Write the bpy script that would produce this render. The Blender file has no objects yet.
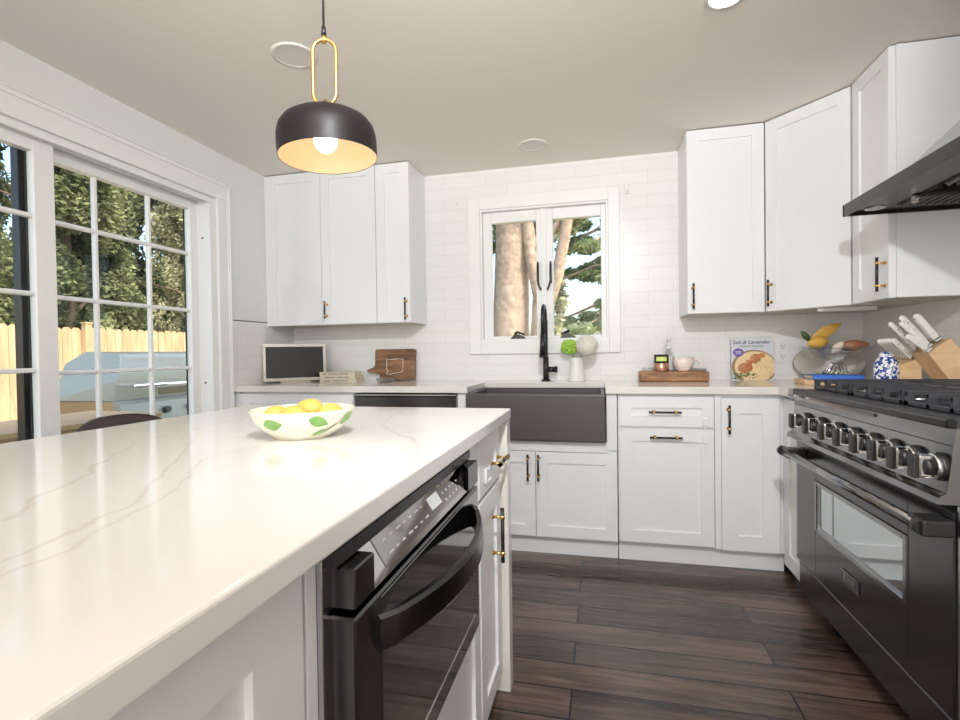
import bpy, bmesh, math, random
from mathutils import Vector, Matrix
random.seed(7)
scene = bpy.context.scene
COL = scene.collection
PI = math.pi

# ------------------------------------------------------------------ camera
CAMH = 1.1367
FPX, YAW, PITCH, ROLL = 503.79, 0.23358, -0.01495, -0.01435
def cam_axes():
    cy, sy, cp, sp = math.cos(YAW), math.sin(YAW), math.cos(PITCH), math.sin(PITCH)
    w = Vector((-sy*cp, cy*cp, sp)); r = Vector((cy, sy, 0)); u = r.cross(w)
    cr, sr = math.cos(ROLL), math.sin(ROLL)
    return cr*r + sr*u, -sr*r + cr*u, w
cr_, cu_, cw_ = cam_axes()
cam_data = bpy.data.cameras.new('camera')
cam_data.sensor_width = 36.0
cam_data.lens = FPX/960*36.0
cam_data.clip_start = 0.02
cam = bpy.data.objects.new('camera', cam_data)
mw = Matrix.Identity(4)
for i in range(3):
    mw[i][0] = cr_[i]; mw[i][1] = cu_[i]; mw[i][2] = -cw_[i]
mw[2][3] = CAMH
cam.matrix_world = mw
COL.objects.link(cam)
scene.camera = cam

# ------------------------------------------------------------------ world, sun, lights, exposure
world = bpy.data.worlds.new('sky'); scene.world = world
world.use_nodes = True
wn = world.node_tree; wn.nodes.clear()
wo = wn.nodes.new('ShaderNodeOutputWorld'); wb = wn.nodes.new('ShaderNodeBackground')
sky = wn.nodes.new('ShaderNodeTexSky'); sky.sky_type = 'NISHITA'
sky.sun_disc = False; sky.sun_elevation = math.radians(52); sky.sun_rotation = math.radians(110)
sky.air_density = 1.0; sky.dust_density = 4.0; sky.ozone_density = 0.6
wn.links.new(sky.outputs[0], wb.inputs[0]); wb.inputs[1].default_value = 0.62
wn.links.new(wb.outputs[0], wo.inputs[0])

def add_light(name, kind, energy, color, loc, rot=(0, 0, 0), **kw):
    d = bpy.data.lights.new(name, kind); d.energy = energy; d.color = color
    for k, v in kw.items(): setattr(d, k, v)
    o = bpy.data.objects.new(name, d); o.location = loc; o.rotation_euler = rot
    COL.objects.link(o); return o
sun_dir = Vector((-0.62, 0.42, -0.80)).normalized()
sun = add_light('sun', 'SUN', 3.0, (1.0, 0.93, 0.82), (6, -4, 8), angle=0.02)
sun.rotation_euler = sun_dir.to_track_quat('-Z', 'Y').to_euler()
# the photographer's flash held high above the camera, pointing into the room
fl = add_light('flash', 'SPOT', 182.0, (0.93, 0.965, 1.0), (0.12, 0.03, 2.30), spot_size=math.radians(125), spot_blend=1.0, shadow_soft_size=0.045)
fl.rotation_euler = Vector((-0.75, 3.4, -0.95)).to_track_quat('-Z', 'Y').to_euler()
# added area fill behind the camera, standing in for daylight of unseen rooms
add_light('added_room_fill', 'AREA', 88.0, (1.0, 0.965, 0.915), (-0.3, -2.45, 1.5), (math.radians(90), 0, 0), shape='RECTANGLE', size=3.2, size_y=1.9)
bf = add_light('added_ceiling_spot', 'SPOT', 300.0, (1.0, 0.93, 0.82), (-0.1, -0.5, 1.75), spot_size=math.radians(100), spot_blend=1.0, shadow_soft_size=0.15)  # added unseen spot, aimed upward to brighten the ceiling like bounced flash
bf.rotation_euler = Vector((-0.10, 1.0, 1.05)).to_track_quat('-Z', 'Y').to_euler()

scene.view_settings.view_transform = 'Standard'
scene.view_settings.look = 'None'
scene.view_settings.gamma = 1.0
scene.view_settings.use_curve_mapping = False
scene.view_settings.exposure = -0.13
scene.cycles.max_bounces = 10
scene.cycles.diffuse_bounces = 5
scene.cycles.transparent_max_bounces = 16
scene.cycles.use_denoising = True
scene.cycles.sample_clamp_indirect = 6.0
scene.cycles.caustics_reflective = False
scene.cycles.caustics_refractive = False

# ------------------------------------------------------------------ materials
MATS = {}
def sock(n, *names):
    for k in names:
        if k in n.inputs: return n.inputs[k]
def mat(name, color, rough=0.5, metal=0.0, spec=0.5, emit=None, estr=0.0, coat=0.0, trans=0.0, bump=None, noise=None, ior=None):
    m = bpy.data.materials.new(name); m.use_nodes = True
    nt = m.node_tree; b = nt.nodes['Principled BSDF']
    b.inputs['Base Color'].default_value = (*color, 1)
    b.inputs['Roughness'].default_value = rough
    b.inputs['Metallic'].default_value = metal
    sock(b, 'Specular IOR Level', 'Specular').default_value = spec
    if coat: sock(b, 'Coat Weight').default_value = coat; sock(b, 'Coat Roughness').default_value = 0.05
    if trans: sock(b, 'Transmission Weight').default_value = trans
    if ior: b.inputs['IOR'].default_value = ior
    if emit:
        sock(b, 'Emission Color').default_value = (*emit, 1); sock(b, 'Emission Strength').default_value = estr
    if noise or bump:
        tc = nt.nodes.new('ShaderNodeTexCoord'); nz = nt.nodes.new('ShaderNodeTexNoise')
        sc, amt = noise or bump
        nz.inputs['Scale'].default_value = sc; nz.inputs['Detail'].default_value = 5
        nt.links.new(tc.outputs['Object'], nz.inputs['Vector'])
        if noise:
            mr = nt.nodes.new('ShaderNodeMixRGB'); mr.blend_type = 'MIX'
            c2 = tuple(max(0, c*(1-amt)) for c in color)
            mr.inputs[1].default_value = (*c2, 1); mr.inputs[2].default_value = (*[min(1, c*(1+amt)) for c in color], 1)
            nt.links.new(nz.outputs['Fac'], mr.inputs[0]); nt.links.new(mr.outputs[0], b.inputs['Base Color'])
        if bump:
            bp = nt.nodes.new('ShaderNodeBump'); bp.inputs['Strength'].default_value = bump[1]; bp.inputs['Distance'].default_value = 0.01
            nz2 = nt.nodes.new('ShaderNodeTexNoise'); nz2.inputs['Scale'].default_value = bump[0]
            nt.links.new(tc.outputs['Object'], nz2.inputs['Vector'])
            nt.links.new(nz2.outputs['Fac'], bp.inputs['Height']); nt.links.new(bp.outputs[0], b.inputs['Normal'])
    MATS[name] = m; return m

def N(nt, t, **kw):
    n = nt.nodes.new(t)
    for k, v in kw.items(): setattr(n, k, v)
    return n
def math_node(nt, op, a, b=None):
    n = nt.nodes.new('ShaderNodeMath'); n.operation = op
    for i, v in enumerate((a, b)):
        if v is None: continue
        if isinstance(v, (int, float)): n.inputs[i].default_value = v
        else: nt.links.new(v, n.inputs[i])
    return n.outputs[0]

def tile_mat(name, axes):
    m = mat(name, (0.80, 0.795, 0.79), 0.30, spec=0.4)
    nt = m.node_tree; b = nt.nodes['Principled BSDF']
    tc = N(nt, 'ShaderNodeTexCoord'); sp = N(nt, 'ShaderNodeSeparateXYZ'); cb = N(nt, 'ShaderNodeCombineXYZ')
    nt.links.new(tc.outputs['Object'], sp.inputs[0])
    nt.links.new(sp.outputs[axes[0]], cb.inputs[0]); nt.links.new(sp.outputs[axes[1]], cb.inputs[1])
    ad = N(nt, 'ShaderNodeVectorMath', operation='ADD'); ad.inputs[1].default_value = (10.06, 10.0-0.0465, 0)
    nt.links.new(cb.outputs[0], ad.inputs[0])
    br = N(nt, 'ShaderNodeTexBrick'); br.offset = 0.5
    br.inputs['Scale'].default_value = 1.0; br.inputs['Brick Width'].default_value = 0.305; br.inputs['Row Height'].default_value = 0.0775
    br.inputs['Mortar Size'].default_value = 0.0016; br.inputs['Mortar Smooth'].default_value = 0.1; br.inputs['Bias'].default_value = 0.0
    br.inputs['Color1'].default_value = (0.80, 0.795, 0.785, 1); br.inputs['Color2'].default_value = (0.77, 0.765, 0.755, 1)
    br.inputs['Mortar'].default_value = (0.68, 0.67, 0.655, 1)
    nt.links.new(ad.outputs[0], br.inputs['Vector']); nt.links.new(br.outputs['Color'], b.inputs['Base Color'])
    nz = N(nt, 'ShaderNodeTexNoise'); nz.inputs['Scale'].default_value = 9
    nt.links.new(ad.outputs[0], nz.inputs['Vector'])
    h = math_node(nt, 'ADD', math_node(nt, 'MULTIPLY', br.outputs['Fac'], -1.0), math_node(nt, 'MULTIPLY', nz.outputs['Fac'], 0.6))
    bp = N(nt, 'ShaderNodeBump'); bp.inputs['Strength'].default_value = 0.25; bp.inputs['Distance'].default_value = 0.0015
    nt.links.new(h, bp.inputs['Height']); nt.links.new(bp.outputs[0], b.inputs['Normal'])
    return m

def floor_mat():
    m = mat('dark_stained_planks', (0.05, 0.035, 0.028), 0.3, spec=0.5)
    nt = m.node_tree; b = nt.nodes['Principled BSDF']
    tc = N(nt, 'ShaderNodeTexCoord'); ad = N(nt, 'ShaderNodeVectorMath', operation='ADD'); ad.inputs[1].default_value = (20.3, 20.028, 0)
    nt.links.new(tc.outputs['Object'], ad.inputs[0])
    br = N(nt, 'ShaderNodeTexBrick'); br.offset = 0.37; br.offset_frequency = 2
    br.inputs['Scale'].default_value = 1.0; br.inputs['Brick Width'].default_value = 1.9; br.inputs['Row Height'].default_value = 0.142
    br.inputs['Mortar Size'].default_value = 0.0034; br.inputs['Mortar Smooth'].default_value = 0.1
    br.inputs['Color1'].default_value = (0.0, 0.0, 0.0, 1); br.inputs['Color2'].default_value = (1, 1, 1, 1); br.inputs['Mortar'].default_value = (0.5, 0.5, 0.5, 1)
    nt.links.new(ad.outputs[0], br.inputs['Vector'])
    # grain: noise stretched along the board, shifted per board
    off = N(nt, 'ShaderNodeVectorMath', operation='MULTIPLY_ADD')
    nt.links.new(br.outputs['Color'], off.inputs[0]); off.inputs[1].default_value = (13.0, 7.0, 3.0); nt.links.new(ad.outputs[0], off.inputs[2])
    mp = N(nt, 'ShaderNodeVectorMath', operation='MULTIPLY'); mp.inputs[1].default_value = (2.2, 28.0, 1.0)
    nt.links.new(off.outputs[0], mp.inputs[0])
    g = N(nt, 'ShaderNodeTexNoise'); g.inputs['Scale'].default_value = 1.0; g.inputs['Detail'].default_value = 8; g.inputs['Roughness'].default_value = 0.65; g.inputs['Distortion'].default_value = 0.9
    nt.links.new(mp.outputs[0], g.inputs['Vector'])
    mp2 = N(nt, 'ShaderNodeVectorMath', operation='MULTIPLY'); mp2.inputs[1].default_value = (1.1, 5.0, 1.0)
    nt.links.new(off.outputs[0], mp2.inputs[0])
    g2 = N(nt, 'ShaderNodeTexNoise'); g2.inputs['Scale'].default_value = 1.0; g2.inputs['Detail'].default_value = 3
    nt.links.new(mp2.outputs[0], g2.inputs['Vector'])
    rp = N(nt, 'ShaderNodeValToRGB'); e = rp.color_ramp.elements
    e[0].position = 0.30; e[0].color = (0.010, 0.0065, 0.005, 1); e[1].position = 0.74; e[1].color = (0.215, 0.148, 0.115, 1)
    k = rp.color_ramp.elements.new(0.5); k.color = (0.078, 0.052, 0.040, 1)
    fac = math_node(nt, 'ADD', math_node(nt, 'MULTIPLY', g.outputs['Fac'], 0.62), math_node(nt, 'MULTIPLY', g2.outputs['Fac'], 0.36))
    fac = math_node(nt, 'ADD', fac, math_node(nt, 'MULTIPLY', math_node(nt, 'SUBTRACT', br.outputs['Color'], 0.5), 0.10))
    nt.links.new(fac, rp.inputs[0])
    mx = N(nt, 'ShaderNodeMixRGB'); nt.links.new(br.outputs['Fac'], mx.inputs[0]); nt.links.new(rp.outputs[0], mx.inputs[1]); mx.inputs[2].default_value = (0.004, 0.003, 0.003, 1)
    nt.links.new(mx.outputs[0], b.inputs['Base Color'])
    rr = N(nt, 'ShaderNodeMapRange'); rr.inputs['To Min'].default_value = 0.12; rr.inputs['To Max'].default_value = 0.34
    nt.links.new(g.outputs['Fac'], rr.inputs[0]); nt.links.new(rr.outputs[0], b.inputs['Roughness'])
    h = math_node(nt, 'ADD', math_node(nt, 'MULTIPLY', g.outputs['Fac'], 0.35), math_node(nt, 'MULTIPLY', br.outputs['Fac'], -1.0))
    bp = N(nt, 'ShaderNodeBump'); bp.inputs['Strength'].default_value = 0.35; bp.inputs['Distance'].default_value = 0.004
    nt.links.new(h, bp.inputs['Height']); nt.links.new(bp.outputs[0], b.inputs['Normal'])
    return m

def quartz_mat(name, segs, base=(0.84, 0.825, 0.80), rough=0.10):
    """white quartz; segs = brown vein strokes [(x0,y0,x1,y1,width,strength)] in the slab's own coordinates"""
    m = mat(name, base, rough, spec=0.5)
    nt = m.node_tree; b = nt.nodes['Principled BSDF']
    tc = N(nt, 'ShaderNodeTexCoord')
    nz = N(nt, 'ShaderNodeTexNoise'); nz.inputs['Scale'].default_value = 11; nz.inputs['Detail'].default_value = 4
    nt.links.new(tc.outputs['Object'], nz.inputs['Vector'])
    sb = N(nt, 'ShaderNodeVectorMath', operation='MULTIPLY_ADD'); sb.inputs[1].default_value = (0.055, 0.055, 0.0)
    nt.links.new(nz.outputs['Color'], sb.inputs[0]); nt.links.new(tc.outputs['Object'], sb.inputs[2])
    sub = N(nt, 'ShaderNodeVectorMath', operation='SUBTRACT'); sub.inputs[1].default_value = (0.0275, 0.0275, 0)
    nt.links.new(sb.outputs[0], sub.inputs[0])
    flat = N(nt, 'ShaderNodeVectorMath', operation='MULTIPLY'); flat.inputs[1].default_value = (1, 1, 0); nt.links.new(sub.outputs[0], flat.inputs[0])
    total = None
    for (x0, y0, x1, y1, wd, st) in segs:
        A = Vector((x0, y0, 0)); D = Vector((x1-x0, y1-y0, 0)); L2 = D.length_squared
        pa = N(nt, 'ShaderNodeVectorMath', operation='SUBTRACT'); nt.links.new(flat.outputs[0], pa.inputs[0]); pa.inputs[1].default_value = A
        dt = N(nt, 'ShaderNodeVectorMath', operation='DOT_PRODUCT'); nt.links.new(pa.outputs[0], dt.inputs[0]); dt.inputs[1].default_value = D/L2
        cl = N(nt, 'ShaderNodeClamp'); nt.links.new(dt.outputs['Value'], cl.inputs[0])
        scl = N(nt, 'ShaderNodeVectorMath', operation='SCALE'); scl.inputs[0].default_value = D; nt.links.new(cl.outputs[0], scl.inputs['Scale'])
        ds = N(nt, 'ShaderNodeVectorMath', operation='DISTANCE'); nt.links.new(pa.outputs[0], ds.inputs[0]); nt.links.new(scl.outputs[0], ds.inputs[1])
        mr = N(nt, 'ShaderNodeMapRange'); mr.interpolation_type = 'SMOOTHSTEP'
        mr.inputs['From Min'].default_value = 0.0; mr.inputs['From Max'].default_value = wd
        mr.inputs['To Min'].default_value = st; mr.inputs['To Max'].default_value = 0
        nt.links.new(ds.outputs['Value'], mr.inputs[0])
        total = mr.outputs[0] if total is None else math_node(nt, 'MAXIMUM', total, mr.outputs[0])
    # soft clouds
    nz2 = N(nt, 'ShaderNodeTexNoise'); nz2.inputs['Scale'].default_value = 2.2; nz2.inputs['Detail'].default_value = 3
    nt.links.new(tc.outputs['Object'], nz2.inputs['Vector'])
    c0 = N(nt, 'ShaderNodeMixRGB'); c0.inputs[1].default_value = (*base, 1); c0.inputs[2].default_value = (base[0]*0.94, base[1]*0.92, base[2]*0.90, 1)
    nt.links.new(nz2.outputs['Fac'], c0.inputs[0])
    if total is not None:
        nz3 = N(nt, 'ShaderNodeTexNoise'); nz3.inputs['Scale'].default_value = 14; nt.links.new(tc.outputs['Object'], nz3.inputs['Vector'])
        t2 = math_node(nt, 'MULTIPLY', total, math_node(nt, 'ADD', math_node(nt, 'MULTIPLY', nz3.outputs['Fac'], 0.9), 0.12))
        mx = N(nt, 'ShaderNodeMixRGB'); nt.links.new(t2, mx.inputs[0]); nt.links.new(c0.outputs[0], mx.inputs[1]); mx.inputs[2].default_value = (0.52, 0.42, 0.36, 1)
        nt.links.new(mx.outputs[0], b.inputs['Base Color'])
    else:
        nt.links.new(c0.outputs[0], b.inputs['Base Color'])
    return m

def wood_mat(name, c1, c2, scale=(3, 40, 40), rough=0.45):
    m = mat(name, c1, rough)
    nt = m.node_tree; b = nt.nodes['Principled BSDF']
    tc = N(nt, 'ShaderNodeTexCoord'); mp = N(nt, 'ShaderNodeVectorMath', operation='MULTIPLY'); mp.inputs[1].default_value = scale
    nt.links.new(tc.outputs['Object'], mp.inputs[0])
    g = N(nt, 'ShaderNodeTexNoise'); g.inputs['Scale'].default_value = 1; g.inputs['Detail'].default_value = 6; g.inputs['Distortion'].default_value = 0.8
    nt.links.new(mp.outputs[0], g.inputs['Vector'])
    rp = N(nt, 'ShaderNodeValToRGB'); e = rp.color_ramp.elements
    e[0].position = 0.32; e[0].color = (*c1, 1); e[1].position = 0.68; e[1].color = (*c2, 1)
    nt.links.new(g.outputs['Fac'], rp.inputs[0]); nt.links.new(rp.outputs[0], b.inputs['Base Color'])
    return m

def spots_mat(name, base, col, scale, thr, rough=0.25, voronoi=True):
    m = mat(name, base, rough)
    nt = m.node_tree; b = nt.nodes['Principled BSDF']
    tc = N(nt, 'ShaderNodeTexCoord')
    v = N(nt, 'ShaderNodeTexVoronoi' if voronoi else 'ShaderNodeTexNoise'); v.inputs['Scale'].default_value = scale
    nt.links.new(tc.outputs['Object'], v.inputs['Vector'])
    f = math_node(nt, 'LESS_THAN', v.outputs['Distance' if voronoi else 'Fac'], thr)
    mx = N(nt, 'ShaderNodeMixRGB'); nt.links.new(f, mx.inputs[0]); mx.inputs[1].default_value = (*base, 1); mx.inputs[2].default_value = (*col, 1)
    nt.links.new(mx.outputs[0], b.inputs['Base Color']); return m

def pane_mat(name, tint=(0.95, 0.97, 0.96), refl=1.0):
    m = bpy.data.materials.new(name); m.use_nodes = True
    nt = m.node_tree; nt.nodes.clear()
    o = N(nt, 'ShaderNodeOutputMaterial'); t = N(nt, 'ShaderNodeBsdfTransparent'); g = N(nt, 'ShaderNodeBsdfGlossy')
    t.inputs[0].default_value = (*tint, 1); g.inputs['Roughness'].default_value = 0.01
    fr = N(nt, 'ShaderNodeFresnel'); ge = N(nt, 'ShaderNodeNewGeometry')
    nt.links.new(math_node(nt, 'ADD', math_node(nt, 'MULTIPLY', ge.outputs['Backfacing'], 1/1.5-1.5), 1.5), fr.inputs['IOR'])
    mx = N(nt, 'ShaderNodeMixShader'); nt.links.new(math_node(nt, 'MULTIPLY', fr.outputs[0], refl), mx.inputs[0])
    nt.links.new(t.outputs[0], mx.inputs[1]); nt.links.new(g.outputs[0], mx.inputs[2]); nt.links.new(mx.outputs[0], o.inputs[0])
    MATS[name] = m; return m

def leaf_mat(name, c1, c2, trans=0.35):
    m = bpy.data.materials.new(name); m.use_nodes = True
    nt = m.node_tree; nt.nodes.clear()
    o = N(nt, 'ShaderNodeOutputMaterial'); d = N(nt, 'ShaderNodeBsdfDiffuse'); t = N(nt, 'ShaderNodeBsdfTranslucent')
    tc = N(nt, 'ShaderNodeTexCoord'); nz = N(nt, 'ShaderNodeTexNoise'); nz.inputs['Scale'].default_value = 3.0
    nt.links.new(tc.outputs['Object'], nz.inputs['Vector'])
    rp = N(nt, 'ShaderNodeValToRGB'); e = rp.color_ramp.elements; e[0].position = 0.35; e[0].color = (*c1, 1); e[1].position = 0.65; e[1].color = (*c2, 1)
    nt.links.new(nz.outputs['Fac'], rp.inputs[0]); nt.links.new(rp.outputs[0], d.inputs[0]); nt.links.new(rp.outputs[0], t.inputs[0])
    mx = N(nt, 'ShaderNodeMixShader'); mx.inputs[0].default_value = trans
    nt.links.new(d.outputs[0], mx.inputs[1]); nt.links.new(t.outputs[0], mx.inputs[2]); nt.links.new(mx.outputs[0], o.inputs[0])
    MATS[name] = m; return m

WALL = mat('wall_paint', (0.76, 0.765, 0.755), 0.6)
CEIL = mat('ceiling_paint', (0.86, 0.82, 0.765), 0.7)
TRIM = mat('trim_paint', (0.82, 0.82, 0.81), 0.35)
CABW = mat('cabinet_white', (0.80, 0.805, 0.815), 0.32)
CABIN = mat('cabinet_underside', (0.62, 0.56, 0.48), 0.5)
TILE_B = tile_mat('subway_tile_back', (0, 2)); TILE_S = tile_mat('subway_tile_side', (1, 2))
FLOOR = floor_mat()
V = [(-.698, .449, -.872, .705, .008, .55), (-.872, .705, -1.03, .945, .007, .5), (-1.03, .945, -1.067, 1.302, .009, .45), (-1.067, 1.302, -1.2, 1.7, .008, .4),
     (-.547, .300, -.576, .438, .006, .65), (-.576, .438, -.605, .539, .006, .65), (-.605, .539, -.799, .823, .006, .6), (-.799, .823, -.93, 1.0, .006, .35),
     (-.524, .320, -.524, .388, .006, .5), (-.524, .388, -.55, .443, .006, .55), (-.55, .443, -.596, .599, .006, .55), (-.596, .599, -.72, .79, .006, .5), (-.72, .79, -.718, .932, .009, .4), (-.718, .932, -.80, 1.35, .008, .3),
     (-.662, .886, -.485, .788, .006, .3), (-.582, 1.263, -.378, 1.008, .012, .45), (-.378, 1.008, -.343, .898, .008, .4), (-.582, 1.263, -.66, 1.62, .012, .3)]
QUARTZ_I = quartz_mat('veined_quartz', V, (0.82, 0.81, 0.805))
QUARTZ = quartz_mat('perimeter_quartz', [(-2.2, 3.0, -1.2, 3.3, .01, .3), (-1.9, 2.8, -.9, 3.1, .01, .35), (.2, 3.0, .8, 3.3, .01, .25), (.4, 2.8, 1.1, 3.0, .01, .25)], (0.76, 0.745, 0.71))
BLACKSS = mat('black_stainless', (0.125, 0.122, 0.128), 0.22, metal=1.0, noise=(3.0, 0.12))
BLACKSS_L = mat('black_stainless_lightened', (0.30, 0.30, 0.31), 0.16, metal=1.0)  # same black stainless, its colour lightened to carry reflections of white cabinets
STEEL = mat('brushed_steel', (0.55, 0.55, 0.56), 0.25, metal=1.0)
CHROME = mat('chrome', (0.75, 0.75, 0.76), 0.08, metal=1.0)
MIRRORG = mat('tinted_oven_glass', (0.62, 0.66, 0.68), 0.03, metal=1.0)
BLACKGL = mat('black_glass', (0.012, 0.012, 0.014), 0.03, spec=1.0, coat=1.0)
BLACKM = mat('black_metal', (0.018, 0.017, 0.018), 0.35, spec=0.5)
IRON = mat('cast_iron', (0.045, 0.047, 0.055), 0.45)
BRASS = mat('brushed_brass', (0.78, 0.50, 0.19), 0.22, metal=1.0)
GOLD = mat('satin_gold', (0.83, 0.56, 0.23), 0.28, metal=1.0)
SHADE_IN = mat('cream_gold_lining', (0.86, 0.66, 0.45), 0.5)
SHADE_OUT = mat('dark_bronze_enamel', (0.010, 0.007, 0.009), 0.45, spec=0.35, noise=(8, 0.15))
BULB = mat('lit_bulb', (1, 1, 1), 0.5, emit=(1.0, 0.86, 0.68), estr=9.0)
CANLIT = mat('lit_downlight', (1, 1, 1), 0.5, emit=(1.0, 0.86, 0.66), estr=14.0)
CANOFF = mat('unlit_downlight', (0.74, 0.72, 0.69), 0.4)
SINKM = mat('graphite_composite', (0.068, 0.061, 0.063), 0.4, noise=(220, 0.15))
PANE = pane_mat('window_glass', (0.95, 0.97, 0.96), 0.25)
CLEARG = pane_mat('clear_glassware', (0.95, 0.96, 0.96), 1.2)
CERAM = mat('cream_ceramic', (0.84, 0.80, 0.68), 0.18)
CERAMW = mat('white_ceramic', (0.84, 0.84, 0.80), 0.22)
LEAFG = mat('painted_green', (0.22, 0.42, 0.12), 0.25, noise=(40, 0.4))
STEMBR = mat('painted_stem', (0.16, 0.15, 0.06), 0.3)
LEMON = mat('lemon_peel', (0.80, 0.49, 0.11), 0.45, bump=(90, 0.25))
PLASTW = mat('white_plastic', (0.80, 0.80, 0.79), 0.35)
SCREEN = mat('dark_screen', (0.035, 0.035, 0.038), 0.06, spec=0.4)
FRAMEW = wood_mat('whitewashed_wood', (0.72, 0.67, 0.60), (0.80, 0.76, 0.70))
WALNUT = wood_mat('walnut_board', (0.10, 0.045, 0.02), (0.34, 0.17, 0.08), (4, 30, 30))
WALNUT_F = wood_mat('walnut_slab', (0.16, 0.07, 0.028), (0.40, 0.20, 0.085), (8, 50, 50))
MAPLE = wood_mat('maple_board', (0.68, 0.44, 0.24), (0.80, 0.58, 0.35), (6, 60, 25))
CREAMBK = mat('cream_book_cloth', (0.74, 0.66, 0.52), 0.6)
PAGES = mat('book_pages', (0.78, 0.70, 0.56), 0.7)
TITLEGREY = mat('cover_print_grey', (0.33, 0.33, 0.36), 0.6)
COPPER = mat('rose_copper', (0.66, 0.34, 0.24), 0.25, metal=0.8)
LIMELAB = mat('lime_label', (0.62, 0.78, 0.18), 0.4)
CUPM = spots_mat('pink_speckled_glaze', (0.84, 0.74, 0.70), (0.66, 0.30, 0.22), 115, 0.24, 0.2)
BLUEWH = spots_mat('blue_and_white_glaze', (0.86, 0.87, 0.90), (0.03, 0.07, 0.30), 75, 0.5, 0.15, voronoi=False)
PLATM = mat('smoky_platter_glaze', (0.50, 0.47, 0.43), 0.2)
BLUE = mat('blue_book_cloth', (0.05, 0.19, 0.72), 0.5)
KNIFEW = mat('ivory_handle', (0.80, 0.78, 0.74), 0.3)
PURPLE = mat('purple_badge', (0.14, 0.07, 0.36), 0.5)
COVER = mat('grey_blue_cover', (0.62, 0.64, 0.70), 0.35)
CREAMSAUCE = mat('cream_sauce', (0.80, 0.60, 0.34), 0.35)
ROAST = mat('roast_chicken', (0.46, 0.17, 0.045), 0.35, noise=(60, 0.5))
PASTA = mat('pasta', (0.84, 0.66, 0.34), 0.4, noise=(60, 0.25))
HERB = mat('herb_green', (0.07, 0.16, 0.03), 0.5, noise=(60, 0.4))
PANBR = mat('bowl_rim_brown', (0.30, 0.17, 0.08), 0.4)
HYDW = mat('hydrangea_white', (0.84, 0.82, 0.74), 0.6, bump=(70, 0.4))
HYDG = mat('bloom_green', (0.36, 0.60, 0.08), 0.55)
STEMG = mat('stem_green', (0.12, 0.24, 0.05), 0.5)
BROWNLEA = mat('dark_brown_leather', (0.040, 0.022, 0.020), 0.45)
DRYYEL = mat('ochre_dried_leaf', (0.58, 0.34, 0.06), 0.5, noise=(30, 0.3))
DRYBR = mat('brown_pod', (0.30, 0.12, 0.06), 0.5, noise=(30, 0.3))
SHELLW = mat('pale_shell', (0.78, 0.66, 0.56), 0.4, noise=(20, 0.12))
DKGRN = mat('dark_green_gourd', (0.03, 0.07, 0.02), 0.4)
FENCE = wood_mat('raw_pine_fence', (0.36, 0.25, 0.13), (0.56, 0.42, 0.25), (9, 9, 1.2), 0.7)
DECKW = wood_mat('outdoor_tan_wood', (0.50, 0.34, 0.19), (0.62, 0.45, 0.27), (3, 30, 30), 0.6)
GRILLM = mat('weathered_grill_steel', (0.24, 0.27, 0.26), 0.25, metal=0.35)
GROUND = mat('dry_lawn_soil', (0.30, 0.28, 0.14), 0.9, noise=(2.5, 0.4))
PATIO = mat('pale_patio', (0.40, 0.38, 0.34), 0.8, noise=(3, 0.15))
BARK = mat('pale_bark', (0.42, 0.31, 0.23), 0.9, noise=(12, 0.75), bump=(12, 1.0))
BARKD = mat('dark_bark', (0.12, 0.085, 0.06), 0.9, noise=(9, 0.4))
LEAF_A = leaf_mat('evergreen_leaf', (0.030, 0.045, 0.022), (0.34, 0.37, 0.19))
LEAF_B = leaf_mat('light_leaf', (0.09, 0.12, 0.05), (0.58, 0.56, 0.36))
NEEDLE = leaf_mat('pine_needle', (0.10, 0.17, 0.06), (0.48, 0.55, 0.32))
RUBBER = mat('black_rubber', (0.02, 0.02, 0.02), 0.6)
COOKT = mat('dark_cooktop_steel', (0.06, 0.06, 0.062), 0.3, metal=1.0)
HOODM = mat('hood_dark_steel', (0.062, 0.058, 0.056), 0.24, metal=1.0)
LOGO = mat('logo_plate', (0.03, 0.03, 0.03), 0.3, metal=0.3)
PRINTW = mat('white_print', (0.80, 0.80, 0.80), 0.5)
KEYGREY = mat('key_legend_grey', (0.50, 0.50, 0.52), 0.5)
CTRLP = mat('control_panel_glass', (0.42, 0.41, 0.42), 0.08, metal=1.0)
LCD = mat('lcd_grey', (0.62, 0.64, 0.66), 0.2)
CTRLG = mat('control_glass', (0.60, 0.59, 0.60), 0.05, metal=1.0)

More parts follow.
